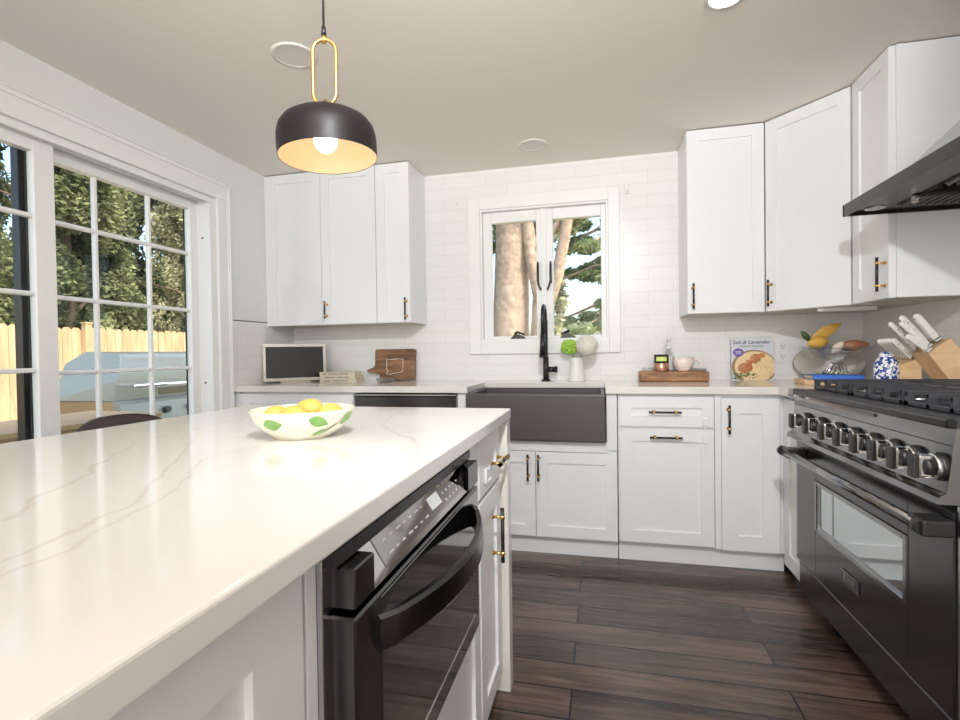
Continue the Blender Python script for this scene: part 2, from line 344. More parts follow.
# ------------------------------------------------------------------ geometry helpers
MW = {}     # object name -> world matrix of its origin
class B:
    """collects shapes in one bmesh; mi = material slot of the shapes that follow"""
    def __init__(s): s.bm = bmesh.new(); s.mi = 0; s.T = Matrix.Identity(4)
    def _fin(s, verts, smooth=False):
        fs = set()
        for v in verts:
            for f in v.link_faces: fs.add(f)
        for f in fs: f.material_index = s.mi; f.smooth = smooth
        for v in verts: v.co = s.T @ v.co
        return s
    def m(s, i): s.mi = i; return s
    def box(s, x0, x1, y0, y1, z0, z1, bev=0.0, seg=1):
        if x1 < x0: x0, x1 = x1, x0
        if y1 < y0: y0, y1 = y1, y0
        if z1 < z0: z0, z1 = z1, z0
        r = bmesh.ops.create_cube(s.bm, size=1.0); vs = r['verts']
        for v in vs:
            v.co = Vector(((x0+x1)/2+v.co.x*(x1-x0), (y0+y1)/2+v.co.y*(y1-y0), (z0+z1)/2+v.co.z*(z1-z0)))
        if bev > 0:
            bev = min(bev, 0.45*min(x1-x0, y1-y0, z1-z0))
            es = list({e for v in vs for e in v.link_edges})
            r = bmesh.ops.bevel(s.bm, geom=es, offset=bev, segments=seg, affect='EDGES', profile=0.5)
            vs = list({v for f in r['faces'] for v in f.verts} | {v for v in vs if v.is_valid})
        return s._fin(vs)
    def cone(s, p0, p1, r0, r1=None, seg=20, caps=True, smooth=True):
        p0 = Vector(p0); p1 = Vector(p1); r1 = r0 if r1 is None else r1
        d = p1-p0; L = d.length
        q = Vector((0, 0, 1)).rotation_difference(d.normalized())
        M = Matrix.Translation((p0+p1)/2) @ q.to_matrix().to_4x4()
        r = bmesh.ops.create_cone(s.bm, cap_ends=caps, segments=seg, radius1=max(r0, 1e-5), radius2=max(r1, 1e-5), depth=L, matrix=M)
        s._fin(r['verts'], smooth)
        if smooth:
            for v in r['verts']:
                for f in v.link_faces:
                    if len(f.verts) > 4: f.smooth = False
        return s
    def ball(s, c, r, seg=20, rings=12, smooth=True):
        if isinstance(r, (int, float)): r = (r, r, r)
        M = Matrix.Translation(Vector(c)) @ Matrix.Diagonal((r[0], r[1], r[2], 1))
        q = bmesh.ops.create_uvsphere(s.bm, u_segments=seg, v_segments=rings, radius=1.0, matrix=M)
        return s._fin(q['verts'], smooth)
    def lathe(s, prof, c=(0, 0, 0), seg=40, smooth=True, close=False):
        c = Vector(c); rings = []; vs = []
        for (r, z) in prof:
            if r < 1e-6:
                v = s.bm.verts.new(c+Vector((0, 0, z))); rings.append([v]); vs.append(v)
            else:
                ring = [s.bm.verts.new(c+Vector((r*math.cos(2*PI*i/seg), r*math.sin(2*PI*i/seg), z))) for i in range(seg)]
                rings.append(ring); vs += ring
        pairs = list(zip(rings[:-1], rings[1:]))
        if close: pairs.append((rings[-1], rings[0]))
        for a, b in pairs:
            for i in range(seg):
                j = (i+1) % seg
                if len(a) == 1 and len(b) == 1: continue
                if len(a) == 1: s.bm.faces.new((a[0], b[j], b[i]))
                elif len(b) == 1: s.bm.faces.new((a[i], a[j], b[0]))
                else: s.bm.faces.new((a[i], a[j], b[j], b[i]))
        return s._fin(vs, smooth)
    def tube(s, pts, r, seg=12, closed=False, smooth=True):
        pts = [Vector(p) for p in pts]; n = len(pts); rings = []; vs = []
        rr = r if isinstance(r, (list, tuple)) else [r]*n
        up = None
        for i, p in enumerate(pts):
            if closed: t = pts[(i+1) % n]-pts[i-1]
            else: t = pts[min(i+1, n-1)]-pts[max(i-1, 0)]
            t.normalize()
            if up is None:
                up = Vector((0, 0, 1)) if abs(t.z) < 0.9 else Vector((1, 0, 0))
            x = t.cross(up).normalized(); y = x.cross(t).normalized(); up = y
            ring = [s.bm.verts.new(p+rr[i]*(math.cos(2*PI*k/seg)*x+math.sin(2*PI*k/seg)*y)) for k in range(seg)]
            rings.append(ring); vs += ring
        pairs = list(zip(rings[:-1], rings[1:]))
        if closed: pairs.append((rings[-1], rings[0]))
        for a, b in pairs:
            for k in range(seg):
                j = (k+1) % seg; s.bm.faces.new((a[k], a[j], b[j], b[k]))
        if not closed:
            s.bm.faces.new(rings[0][::-1]); s.bm.faces.new(rings[-1])
        return s._fin(vs, smooth)
    def prism(s, poly, z0, z1, axis='z', bev=0.0):
        """extrude a 2D polygon; axis z: (x,y) ; axis y: (x,z) ; axis x: (y,z)"""
        def P(a, b, t):
            return {'z': (a, b, t), 'y': (a, t, b), 'x': (t, a, b)}[axis]
        lo = [s.bm.verts.new(P(a, b, z0)) for a, b in poly]; hi = [s.bm.verts.new(P(a, b, z1)) for a, b in poly]
        fs = [s.bm.faces.new(lo), s.bm.faces.new(hi)]; n = len(poly)
        for i in range(n):
            fs.append(s.bm.faces.new((lo[i], lo[(i+1) % n], hi[(i+1) % n], hi[i])))
        vs = lo+hi
        bmesh.ops.recalc_face_normals(s.bm, faces=fs)
        if bev > 0:
            es = list({e for v in vs for e in v.link_edges})
            r = bmesh.ops.bevel(s.bm, geom=es, offset=bev, segments=2, affect='EDGES', profile=0.5)
            vs = list({v for f in r['faces'] for v in f.verts} | {v for v in vs if v.is_valid})
        return s._fin(vs)
    def shaker(s, x0, x1, z0, z1, y=0.0, t=0.02, rail=0.062, rec=0.009, rz=None):
        """shaker front facing -y: a frame around a recessed flat panel"""
        c = 0.0015; rz = rail if rz is None else rz
        def rect(a, b, cc, d, yy): return [s.bm.verts.new((a, yy, cc)), s.bm.verts.new((b, yy, cc)), s.bm.verts.new((b, yy, d)), s.bm.verts.new((a, yy, d))]
        R = [rect(x0, x1, z0, z1, y+t), rect(x0, x1, z0, z1, y+c), rect(x0+c, x1-c, z0+c, z1-c, y),
             rect(x0+rail, x1-rail, z0+rz, z1-rz, y), rect(x0+rail+.001, x1-rail-.001, z0+rz+.001, z1-rz-.001, y+rec)]
        for a, b in zip(R[:-1], R[1:]):
            for i in range(4): s.bm.faces.new((a[i], a[(i+1) % 4], b[(i+1) % 4], b[i]))
        s.bm.faces.new(R[-1]); s.bm.faces.new(R[0][::-1])
        return s._fin([v for r in R for v in r])
    def quad(s, a, b, c, d):
        vs = [s.bm.verts.new(p) for p in (a, b, c, d)]; s.bm.faces.new(vs); return s._fin(vs)

def finish(name, bd, mats, parent=None, world=False, recalc=True):
    """link the builder's shapes as ONE mesh object"""
    me = bpy.data.meshes.new(name)
    if recalc: bmesh.ops.recalc_face_normals(bd.bm, faces=bd.bm.faces[:])
    if world and parent is not None:
        inv = MW[parent.name].inverted()
        bd.bm.transform(inv)
    bd.bm.to_mesh(me); bd.bm.free()
    for m in (mats if isinstance(mats, (list, tuple)) else [mats]): me.materials.append(m)
    o = bpy.data.objects.new(name, me); COL.objects.link(o)
    if parent is not None: o.parent = parent; MW[o.name] = MW[parent.name]
    else: MW[o.name] = Matrix.Identity(4)
    return o
def tag(o, label, cat, group=None):
    o['label'] = label; o['category'] = cat
    if group: o['group'] = group
    return o
def thing(name, label, cat, loc=(0, 0, 0), rotz=0.0, group=None):
    o = bpy.data.objects.new(name, None); COL.objects.link(o)
    o.location = loc; o.rotation_euler = (0, 0, rotz); o.empty_display_size = 0.05
    MW[o.name] = Matrix.Translation(Vector(loc)) @ Matrix.Rotation(rotz, 4, 'Z')
    return tag(o, label, cat, group)
def single(name, bd, mats, label, cat, loc=(0, 0, 0), rot=(0, 0, 0), group=None):
    o = finish(name, bd, mats); o.location = loc; o.rotation_euler = rot
    MW[o.name] = Matrix.Translation(Vector(loc)) @ Matrix.Rotation(rot[2], 4, 'Z')
    return tag(o, label, cat, group)
def struct(name, bd, mats, parent=None):
    o = finish(name, bd, mats, parent); 
    if parent is None: o['kind'] = 'structure'
    return o
def dup(root, loc, rot=None, label=None):
    """copy a thing with copies of its parts and sub-parts"""
    r = root.copy(); COL.objects.link(r); r.location = loc
    if rot is not None: r.rotation_euler = rot
    if label: r['label'] = label
    for ch in list(root.children):
        c = ch.copy(); COL.objects.link(c); c.parent = r
        for g in list(ch.children):
            d = g.copy(); COL.objects.link(d); d.parent = c
    return r
def text(name, body, size, m, parent, mtx, extrude=0.0004, align='CENTER', shear=0.0):
    cu = bpy.data.curves.new(name, 'FONT'); cu.body = body; cu.size = size; cu.extrude = extrude
    cu.align_x = align; cu.align_y = 'CENTER'; cu.materials.append(m)
    tmp = bpy.data.objects.new(name+'_curve', cu); COL.objects.link(tmp)
    if shear: cu.shear = shear
    dg = bpy.context.evaluated_depsgraph_get(); dg.update()
    me = bpy.data.meshes.new_from_object(tmp.evaluated_get(dg))
    bpy.data.objects.remove(tmp)
    o = bpy.data.objects.new(name, me); COL.objects.link(o); o.parent = parent; o.matrix_local = mtx
    return o

# ================================================================== room shell
XL, XR, YB, YN, H = -2.285, 1.512, 3.426, -2.7, 2.397
WT = 0.16
struct('floor', B().box(XL-WT, XR+WT, YN-WT, YB+WT, -0.12, 0.0), FLOOR)
struct('ceiling', B().box(XL-WT, XR+WT, YN-WT, YB+WT, H, H+0.15), CEIL)
# back wall (tiled to the ceiling) with the window opening
wx0, wx1, wz0, wz1 = -0.800, 0.060, 1.214, 2.122
w = B()
w.box(XL-WT, wx0, YB, YB+WT, 0, H).box(wx1, XR+WT, YB, YB+WT, 0, H).box(wx0, wx1, YB, YB+WT, 0, wz0).box(wx0, wx1, YB, YB+WT, wz1, H)
struct('wall_back', w, TILE_B)
# left wall with the sliding-door opening
dy0, dy1, dzt = 0.62, 2.6437, 2.1017
w = B()
w.box(XL-WT, XL, dy1, YB, 0, H).box(XL-WT, XL, YN, dy0, 0, H).box(XL-WT, XL, dy0, dy1, dzt, H)
struct('wall_left', w, WALL)
struct('wall_right', B().box(XR, XR+WT, YN, YB, 0, H), TILE_S)
struct('wall_near', B().box(XL-WT, XR+WT, YN-WT, YN, 0, H), WALL)
# tile backsplash on the left wall return with its dark edge trim
struct('trim_1', B().m(0).box(XL, XL+0.008, 2.7277, YB, 0.944, 1.3641).m(1).box(XL, XL+0.010, 2.7277, YB, 1.3641, 1.369), [TILE_S, BLACKM])
# door casing: flat boards with a back band, butted, never overlapping
w = B()
CY, CZ, OY, OZ = dy1, dzt, 2.7315, 2.2093
w.box(XL, XL+.020, CY, OY, 0, CZ, .003).box(XL, XL+.0205, .53, OY, CZ, OZ, .003).box(XL, XL+.020, .53, dy0, 0, CZ, .003)
w.box(XL, XL+.031, OY, OY+.010, 0, OZ, .003).box(XL, XL+.031, .53, OY+.010, OZ, OZ+.010, .003)
w.box(XL+.0205, XL+.027, .54, OY-.012, OZ-.022, OZ, .002).box(XL+.020, XL+.027, OY-.012, OY, 0, OZ-.022, .002)
struct('trim_2', w, TRIM)

# ------------------------------------------------------------------ sliding patio door (door_1)
door = struct('door_1', B()
    .box(XL-WT, XL, 2.6002, dy1, 0, dzt).box(XL-WT, XL, dy0, dy0+0.045, 0, dzt).box(XL-WT, XL, dy0+.045, 2.6002, 2.0796, dzt)
    .box(XL-WT, XL-0.02, dy0, dy1, 0, 0.03)
    .box(XL-0.012, XL+0.004, dy0, 2.6243, 2.0659, 2.0852, .002).box(XL-0.045, XL-0.030, dy0, 2.6098, 2.0659, 2.0852, .002), TRIM)
finish('head_track', B().box(XL-0.155, XL-0.02, dy0+.05, 2.6002, 2.0799, 2.0818), BLACKM, door)
for zz in (1.8552, 0.9756):
    finish('screw_plug', B().cone((XL-0.055, 2.6011, zz), (XL-0.055, 2.5973, zz), 0.006), BLACKM, door)
def door_leaf(nm, x, y0, y1, stile, ztop, zbot, glass_y, glass_z, vbars, hbars):
    b = B(); t = 0.022
    gy0, gy1 = glass_y; gz0, gz1 = glass_z
    b.box(x-t, x+t, y0, gy0, zbot, ztop, .003).box(x-t, x+t, gy1, y1, zbot, ztop, .003)
    b.box(x-t, x+t, gy0, gy1, gz1, ztop, .003).box(x-t, x+t, gy0, gy1, zbot, gz0, .003)
    lf = finish(nm, b, TRIM, door)
    g = B()
    for v in vbars: g.box(x-0.012, x+0.012, v-0.010, v+0.010, gz0, gz1, .004)
    for hh in hbars: g.box(x-0.0125, x+0.0125, gy0, gy1, hh-0.010, hh+0.010, .004)
    finish('muntin_grid', g, TRIM, lf)
    s = B()
    s.box(x-0.02, x-0.014, gy0, gy0+0.006, gz0, gz1).box(x-0.02, x-0.014, gy1-0.006, gy1, gz0, gz1)
    finish('glazing_gasket', s, RUBBER, lf)
    finish('glass_pane', B().box(x-0.003, x+0.003, gy0-.005, gy1+.005, gz0-.005, gz1+.005), PANE, lf)
door_leaf('fixed_leaf', -2.3972, 1.684, 2.6437, .1, 2.0794, 0.03, (1.6867, 2.5402), (0.20, 2.0195), (1.9719, 2.2734), (0.7291, 1.0703, 1.4144, 1.7537))
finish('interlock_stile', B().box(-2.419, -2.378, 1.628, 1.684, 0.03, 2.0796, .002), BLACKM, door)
door_leaf('sliding_leaf', -2.3440, 0.670, 1.735, .09, 2.0756, 0.03, (0.765, 1.649), (0.20, 2.0176), (1.06, 1.35), (0.7532, 1.0877, 1.4134, 1.744))

# ------------------------------------------------------------------ kitchen window (window_1)
win = struct('window_1', B()
    .box(-.886, wx0, YB-.022, YB, 1.124, 2.204, .004).box(wx1, .134, YB-.022, YB, 1.124, 2.204, .004)
    .box(wx0, wx1, YB-.022, YB, wz1, 2.204, .002).box(wx0, wx1, YB-.022, YB, 1.124, wz0, .002)
    .box(wx0+.0004, wx0+.012, YB-.01, YB+WT, wz0+.012, wz1-.012).box(wx1-.012, wx1-.0004, YB-.01, YB+WT, wz0+.012, wz1-.012)
    .box(wx0+.0004, wx1-.0004, YB-.01, YB+WT, wz1-.012, wz1-.0004).box(wx0+.0004, wx1-.0004, YB-.01, YB+WT, wz0+.0004, wz0+.012)
    .box(-.383, -.345, YB+.02, YB+.10, wz0, wz1, .003), TRIM)
def sash(nm, x0, x1, gx0, gx1, gz0=1.246, gz1=2.035):
    ys, ye = YB+.030, YB+.075
    s = finish(nm, B().box(x0, gx0, ys, ye, wz0+.012, wz1-.012, .004).box(gx1, x1, ys, ye, wz0+.012, wz1-.012, .004)
               .box(gx0, gx1, ys, ye, gz1, wz1-.012, .004).box(gx0, gx1, ys, ye, wz0+.012, gz0, .004), TRIM, win)
    finish('glass_pane', B().box(gx0-.004, gx1+.004, ys+.02, ys+.026, gz0-.004, gz1+.004), PANE, s)
    return s
sash('casement_sash', wx0+.012, -.364, -.728, -.416)
sash('casement_sash', -.364, wx1-.012, -.302, .014)
for xx, s in ((-.405, -1), (-.318, 1)):
    b = B()
    b.box(xx-.007, xx+.007, YB+.012, YB+.030, 1.60, 1.745, .004)
    b.tube([(xx, YB+.014, 1.745), (xx, YB-.004, 1.72), (xx, YB-.006, 1.62), (xx-s*.012, YB-.004, 1.575), (xx-s*.022, YB+.002, 1.555)], .0065, 8)
    finish('lock_lever', b, BLACKM, win)
for xx, f in ((-.545, 1), (-.205, -1)):
    b = B()
    b.prism([(xx-.055, 1.226), (xx+.055, 1.226), (xx+.042, 1.24), (xx+.01, 1.256), (xx-.02, 1.262), (xx-.035, 1.25)], YB+.004, YB+.030, 'y', .002)
    b.tube([(xx-.02, YB+.005, 1.262), (xx-.005*f, YB-.012, 1.272), (xx+.03*f, YB-.016, 1.262), (xx+.045*f, YB-.014, 1.252)], [.009, .008, .006, .008], 10)
    finish('crank_handle', b, BLACKM, win)
for xx, zz, lab in ((-.958, 2.205, 'small white hook on the tiled wall left of the sink window'), (.182, 2.187, 'small white hook on the tiled wall right of the sink window')):
    tag(finish('wall_hook', B().box(xx-.014, xx+.014, YB-.012, YB, zz-.035, zz+.035, .010, 3).tube([(xx, YB-.010, zz-.02), (xx, YB-.028, zz-.026), (xx, YB-.032, zz-.012)], .004, 8), PLASTW), lab, 'hook', 'white hooks beside the window')

# ================================================================== cabinets
def pull(parent, axis, c, L=0.145, out=0.032, nm='handle'):
    """black bar on two brass posts, front facing -y in the parent's frame; c=(x, y_front, z)"""
    x, y, z = c; b = B()
    d = Vector((0, 0, 1)) if axis == 'v' else Vector((1, 0, 0))
    C = Vector((x, y-out, z))
    b.m(0).cone(C-d*L/2, C+d*L/2, .0058, seg=14)
    for s in (-1, 1):
        p = C+d*s*L*0.335
        b.m(1).cone(p, p+Vector((0, out, 0)), .0045, seg=12)
        b.cone(p-d*.006, p+d*.006, .0074, seg=14)
        b.cone(p+Vector((0, out-.004, 0)), p+Vector((0, out, 0)), .0085, seg=14)
        e = C+d*s*L/2
        b.m(0).cone(e-d*s*.004, e, .0064, seg=14)
    return finish(nm, b, [BLACKM, BRASS], parent)
def front(parent, kind, x0, x1, z0, z1, handle=None, rail=.062, L=0.145, rz=None):
    d = finish(kind, B().shaker(x0+.0015, x1-.0015, z0+.0015, z1-.0015, 0, .02, rail, .009, rz), CABW, parent)
    if handle: pull(d, handle[0], (handle[1], 0, handle[2]), L)
    return d
DT = .0205
def cabinet(label, loc, rotz, x0, x1, depth, z0, z1, toe=False, cat='cabinet', name='base_cabinet', group=None):
    t = thing(name, label, cat, loc, rotz, group)
    finish('carcass', B().box(x0, x1, DT, depth, z0, z1, .0015), CABW, t)
    if toe: finish('toe_kick', B().box(x0, x1, .05, .066, 0, z0), CABW, t)
    return t
GU = 'white shaker wall cabinets'
ZUB, ZUT, YU = 1.341, 2.392, 3.112
def upper(label, loc, rotz, x0, x1, depth=.31, name='wall_cabinet'):
    t = thing(name, label, 'wall cabinet', loc, rotz)
    finish('carcass', B().box(x0, x1, DT, depth, ZUB+.002, ZUT, .001), CABW, t)
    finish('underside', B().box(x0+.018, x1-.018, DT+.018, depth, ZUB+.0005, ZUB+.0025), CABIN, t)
    return t
# left pair (double door) and single door beside the window
u = upper('white double-door wall cabinet beside the patio door wall', (-1.847, YU, 0), 0, -.436, .405)
front(u, 'door', -.415, 0, ZUB, ZUT); front(u, 'door', 0, .405, ZUB, ZUT, ('v', .037, 1.44), .062, .118)
finish('filler_strip', B().box(-.436, -.415, .002, DT, ZUB, ZUT, .001), CABW, u)
u = upper('narrow white single-door wall cabinet left of the sink window', (-1.322, YU, 0), 0, -.119, .119)
front(u, 'door', -.119, .119, ZUB, ZUT, ('v', .092, 1.43))
# right: straight, diagonal corner, and the one ending by the hood
u = upper('white single-door wall cabinet right of the sink window above the cookbook', (.699, YU, 0), 0, -.203, .203)
front(u, 'door', -.203, .203, ZUB, ZUT, ('v', -.175, 1.44))
A1 = Vector((.903, 3.112)); A2 = Vector((1.188, 2.787)); ang = math.atan2(A2.y-A1.y, A2.x-A1.x); LD = (A2-A1).length
u = thing('corner_wall_cabinet', 'white wall cabinet set diagonally across the right corner', 'wall cabinet', ((A1.x+A2.x)/2, (A1.y+A2.y)/2, 0), ang)
poly = [(.905+.008, 3.132), (1.205, 2.795), (XR-.002, 2.795), (XR-.002, YB-.002), (.905, YB-.002)]
finish('carcass', B().prism(poly, ZUB+.002, ZUT, 'z'), CABW, u, world=True)
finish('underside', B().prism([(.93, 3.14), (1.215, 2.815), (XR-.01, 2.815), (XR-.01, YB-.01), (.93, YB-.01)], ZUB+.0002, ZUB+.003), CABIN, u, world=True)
finish('light_bar', B().box(1.10, 1.36, 2.93, 2.96, ZUB-.018, ZUB+.001, .002), PLASTW, u, world=True)
front(u, 'door', -LD/2+.001, LD/2-.004, ZUB, ZUT, ('v', -LD/2+.035, 1.44))
u = upper('white wall cabinet on the right wall ending beside the range hood', (1.186, 2.621, 0), -PI/2, -.157, .157, XR-1.186-.002)
front(u, 'door', -.157, .157, ZUB, ZUT, ('v', .130, 1.445))
finish('end_panel', B().box(.157, .162, DT+.004, XR-1.186-.002, ZUB+.002, ZUT, .001), CABW, u)
finish('end_stile', B().box(.158, .166, DT+.004, DT+.030, ZUB+.002, ZUT, .001), CABW, u)

# base run along the back wall (door faces at YD)
YD = 2.785; ZC = 0.905; ZB = .107; DB = YB-YD-.002
t = cabinet('white base cabinet in the left corner beside the dishwasher', (-1.905, YD, 0), 0, -.378, .452, DB, ZB, ZC, True)
front(t, 'drawer', -.345, .452, .735, .895, ('h', .05, .815)); front(t, 'door', -.345, .052, ZB, .725, ('v', .02, .62)); front(t, 'door', .052, .452, ZB, .725, ('v', .085, .62))
finish('filler_strip', B().box(-.378, -.345, .004, DT, ZB, ZC, .001), CABW, t)
t = thing('dishwasher', 'dark dishwasher under the counter left of the sink', 'dishwasher', (-1.123, YD, 0))
finish('tub', B().box(-.322, .318, .03, DB, .02, .895), BLACKM, t)
finish('door_panel', B().box(-.315, .315, -.004, .028, .11, .885, .004), BLACKSS, t)
finish('steel_trim', B().box(-.322, -.316, -.006, .03, .11, .895, .001).box(.316, .322, -.006, .03, .11, .895, .001).box(-.322, .322, -.006, .03, .887, .897, .001), STEEL, t)
finish('toe_panel', B().box(-.31, .31, .05, .06, .02, .105), BLACKM, t)
# sink base
t = thing('sink_cabinet', 'white two-door base cabinet under the dark apron sink', 'cabinet', (-.354, YD, 0))
finish('carcass', B().box(-.445, .440, DT, DB, ZB, .640, .001).box(.386, .440, .002, DT+.02, .60, ZC, .001).box(-.445, -.388, .002, DT+.02, .60, ZC, .001).box(-.388, .386, .002, DT, .585, .640, .001), CABW, t)
finish('toe_kick', B().box(-.445, .440, .05, .066, 0, ZB), CABW, t)
front(t, 'door', -.440, 0, ZB, .583, ('v', -.040, .497)); front(t, 'door', 0, .440, ZB, .583, ('v', .018, .497))
# drawer unit
t = cabinet('white base cabinet with a drawer over a pull-out, right of the sink', (.334, YD, 0), 0, -.243, .266, DB, ZB, ZC, True)
d1 = front(t, 'drawer', -.236, .234, .731, .893, ('h', -.008, .812), .060, .16); d2 = front(t, 'pull_out_front', -.236, .234, .113, .722, ('h', -.004, .680), .066, .16)
finish('filler_strip', B().box(.236, .266, .004, DT, ZB, ZC, .001), CABW, t)
for z, lab, p in ((.762, 'upper', d1), (.672, 'lower', d2)):
    tag(finish('child_lock', B().box(.508, .538, YD-.010, YD, z-.022, z+.022, .006, 2).box(.518, .528, YD-.008, YD-.001, z-.06 if lab == 'lower' else z-.045, z), PLASTW),
        'white square child lock on the drawer right of the sink' if lab == 'upper' else 'white square child lock on the pull-out front below the drawer', 'child lock', 'child locks')
# narrow door
t = cabinet('narrow white base cabinet with one tall door in the right corner', (.736, YD, 0), 0, -.136, .165, DB, ZB, ZC, True)
front(t, 'door', -.136, .136, .103, .887, ('v', -.103, .780), .078)
finish('filler_strip', B().box(.137, .165, .004, DT, ZB, ZC, .001), CABW, t)
# return cabinet on the right run, facing left
t = thing('return_cabinet', 'slim white base cabinet between the corner and the black range', 'cabinet', (.884, 2.62, 0), -PI/2)
finish('carcass', B().box(-.164, .158, DT, XR-.884-.002, ZB, ZC, .001), CABW, t)
finish('toe_kick', B().box(-.15, .158, .05, .066, 0, ZB), CABW, t)
front(t, 'door', -.160, .150, .060, .890, None, .07)

# worktop: one slab round the corner with a notch for the sink
CT = 0.944
single('worktop', B().prism([(XL+.009, 2.760), (-.735, 2.760), (-.735, 3.200), (.027, 3.200), (.027, 2.760), (.858, 2.760), (.858, 2.462), (XR-.001, 2.462), (XR-.001, YB-.001), (XL+.009, YB-.001)], .9065, CT, 'z', .003), QUARTZ,
       'pale quartz worktop running along the tiled back wall', 'countertop')

# apron sink
t = thing('apron_sink', 'dark grey apron-front farmhouse sink below the window', 'sink', (-.354, 2.97, .650))
b = B(); x0, x1, y0, y1, z0, z1 = -.385, .380, -.236, .245, 0, .255
b.box(x0, x1, y0, y0+.028, z0, z1, .007, 3).box(x0, x1, y1-.022, y1, z0, z1, .004).box(x0, x0+.022, y0+.01, y1-.01, z0, z1, .004).box(x1-.022, x1, y0+.01, y1-.01, z0, z1, .004).box(x0+.01, x1-.01, y0+.01, y1-.01, z0, z0+.022, .004)
finish('basin', b, SINKM, t)
finish('drain', B().cone((0, 0, .0225), (0, 0, .025), .045), STEEL, t)

# ------------------------------------------------------------------ faucet
t = thing('faucet', 'tall matte black pull-down faucet behind the sink', 'faucet', (-.345, 3.315, CT))
finish('base', B().cone((0, 0, 0), (0, 0, .010), .030, seg=28).cone((0, 0, .010), (0, 0, .16), .019, seg=24), BLACKM, t)
pts = [(0, 0, .16), (0, 0, .40)] + [(0, -.085*(1-math.cos(a)), .40+.085*math.sin(a)) for a in [i*PI/10 for i in range(1, 11)]] + [(0, -.170, .30)]
finish('spout', B().tube(pts, .0115, 14), BLACKM, t)
b = B()
for i in range(26):
    z = .17+i*.0088
    b.cone((0, 0, z), (0, 0, z+.0055), .0162, seg=18)
finish('spring_coil', b, BLACKM, t)
finish('spray_head', B().cone((0, -.170, .30), (0, -.170, .17), .0155, .020, 20).cone((0, -.170, .17), (0, -.170, .155), .022, seg=20), BLACKM, t)
finish('lever', B().cone((.015, 0, .075), (.055, 0, .075), .018, seg=20).cone((.055, 0, .075), (.075, 0, .075), .0205, seg=20).tube([(.066, -.018, .075), (.068, -.06, .079), (.070, -.085, .086)], .005, 8), BLACKM, t)

# ------------------------------------------------------------------ range
RY0, RY1 = 1.432, 2.456
RZ = .960
t = thing('range', 'large black stainless gas range against the right wall', 'range', (1.18, (RY0+RY1)/2, 0))
rb = lambda nm, b, m, p=None: finish(nm, b, m, p or t, world=True)
rb('body', B().box(.862, XR-.004, RY0, RY1, .105, .945, .002), BLACKSS)
for yy in (RY0+.10, RY1-.22):
    for xx in (.91, 1.42):
        rb('leg', B().cone((xx, yy, 0), (xx, yy, .106), .022, seg=16), BLACKM)
rb('kick_panel', B().box(.842, .862, RY0, RY1, .086, .205, .003), BLACKSS)
rb('cooktop', B().m(0).box(.806, .83, RY0-.002, RY1+.002, .938, RZ, .004).m(1).box(.829, XR-.004, RY0-.002, RY1+.002, .938, RZ-.002, .002), [COOKT, IRON])
# control panel: leans outward toward the bottom, with a lip
b = B(); b.prism([(.832, .938), (.828, .915), (.812, .780), (.795, .768), (.793, .752), (.862, .752), (.862, .938)], RY0+.006, RY1-.004, 'y', .0)
cp = rb('control_panel', b, BLACKSS_L)
rb('panel_seam', B().box(.8205, .8235, RY0+.012, RY1-.012, .8935, .8950), BLACKM, cp)
rb('maker_mark', B().box(.8235, .8265, 1.80, 1.98, .9195, .9290), BLACKSS, cp)
KN = [(793, 424), (804, 428), (821, 434), (833, 438), (855, 445), (868, 450), (887, 457), (909, 463)]
def ky(px):
    d = (px-480)/FPX*cr_ + cw_; tt = .775/d.x
    return (d*tt).y
kys = [2.30, 2.16, 2.02, 1.90, 1.785, 1.675, 1.575, 1.475]
for yy in kys:
    zc = .838; xs = .818
    k = rb('knob', B().m(0).cone((xs+.004, yy, zc), (xs-.012, yy, zc), .036, .034, 28).m(1).cone((xs-.012, yy, zc), (xs-.020, yy, zc), .034, .030, 28).m(0).cone((xs-.020, yy, zc), (xs-.040, yy, zc), .025, .024, 24)
           .m(1).box(xs-.052, xs-.020, yy-.014, yy+.014, zc-.029, zc+.029, .006, 2).m(0).box(xs-.064, xs-.050, yy-.0145, yy+.0145, zc-.0295, zc+.0295, .004, 2), [BLACKM, CHROME])
# oven door with window
DX0, DX1 = .830, .860; DZ0, DZ1 = .221, .735; DY0, DY1 = RY0+.014, RY1-.006
wy0, wy1, wz_0, wz_1 = 1.655, 2.235, .425, .590
b = B(); b.box(DX0, DX1, DY0, wy0-.02, DZ0, DZ1, .003).box(DX0, DX1, wy1+.02, DY1, DZ0, DZ1, .003).box(DX0, DX1, wy0-.02, wy1+.02, DZ0, wz_0-.02, .0005).box(DX0, DX1, wy0-.02, wy1+.02, wz_1+.02, DZ1, .0005)
od = rb('oven_door', b, BLACKSS)
fr = B()
for (ya, yb, za, zb) in ((wy0-.022, wy0, wz_0-.022, wz_1+.022), (wy1, wy1+.022, wz_0-.022, wz_1+.022), (wy0-.001, wy1+.001, wz_0-.022, wz_0), (wy0-.001, wy1+.001, wz_1, wz_1+.022)):
    fr.box(DX0-.004, DX0+.016, ya, yb, za, zb, .004)
rb('window_bezel', fr, BLACKSS_L, od)
rb('oven_window', B().box(DX0+.006, DX0+.012, wy0-.002, wy1+.002, wz_0-.002, wz_1+.002), MIRRORG, od)
rb('logo_plate', B().m(0).box(DX0-.005, DX0+.001, 1.905, 2.025, .312, .352, .001).m(1).box(DX0-.006, DX0-.004, 1.903, 2.027, .310, .3125).box(DX0-.006, DX0-.004, 1.903, 2.027, .3515, .354).box(DX0-.006, DX0-.004, 1.903, 1.9055, .310, .354).box(DX0-.006, DX0-.004, 2.0245, 2.027, .310, .354), [LOGO, STEEL], od)
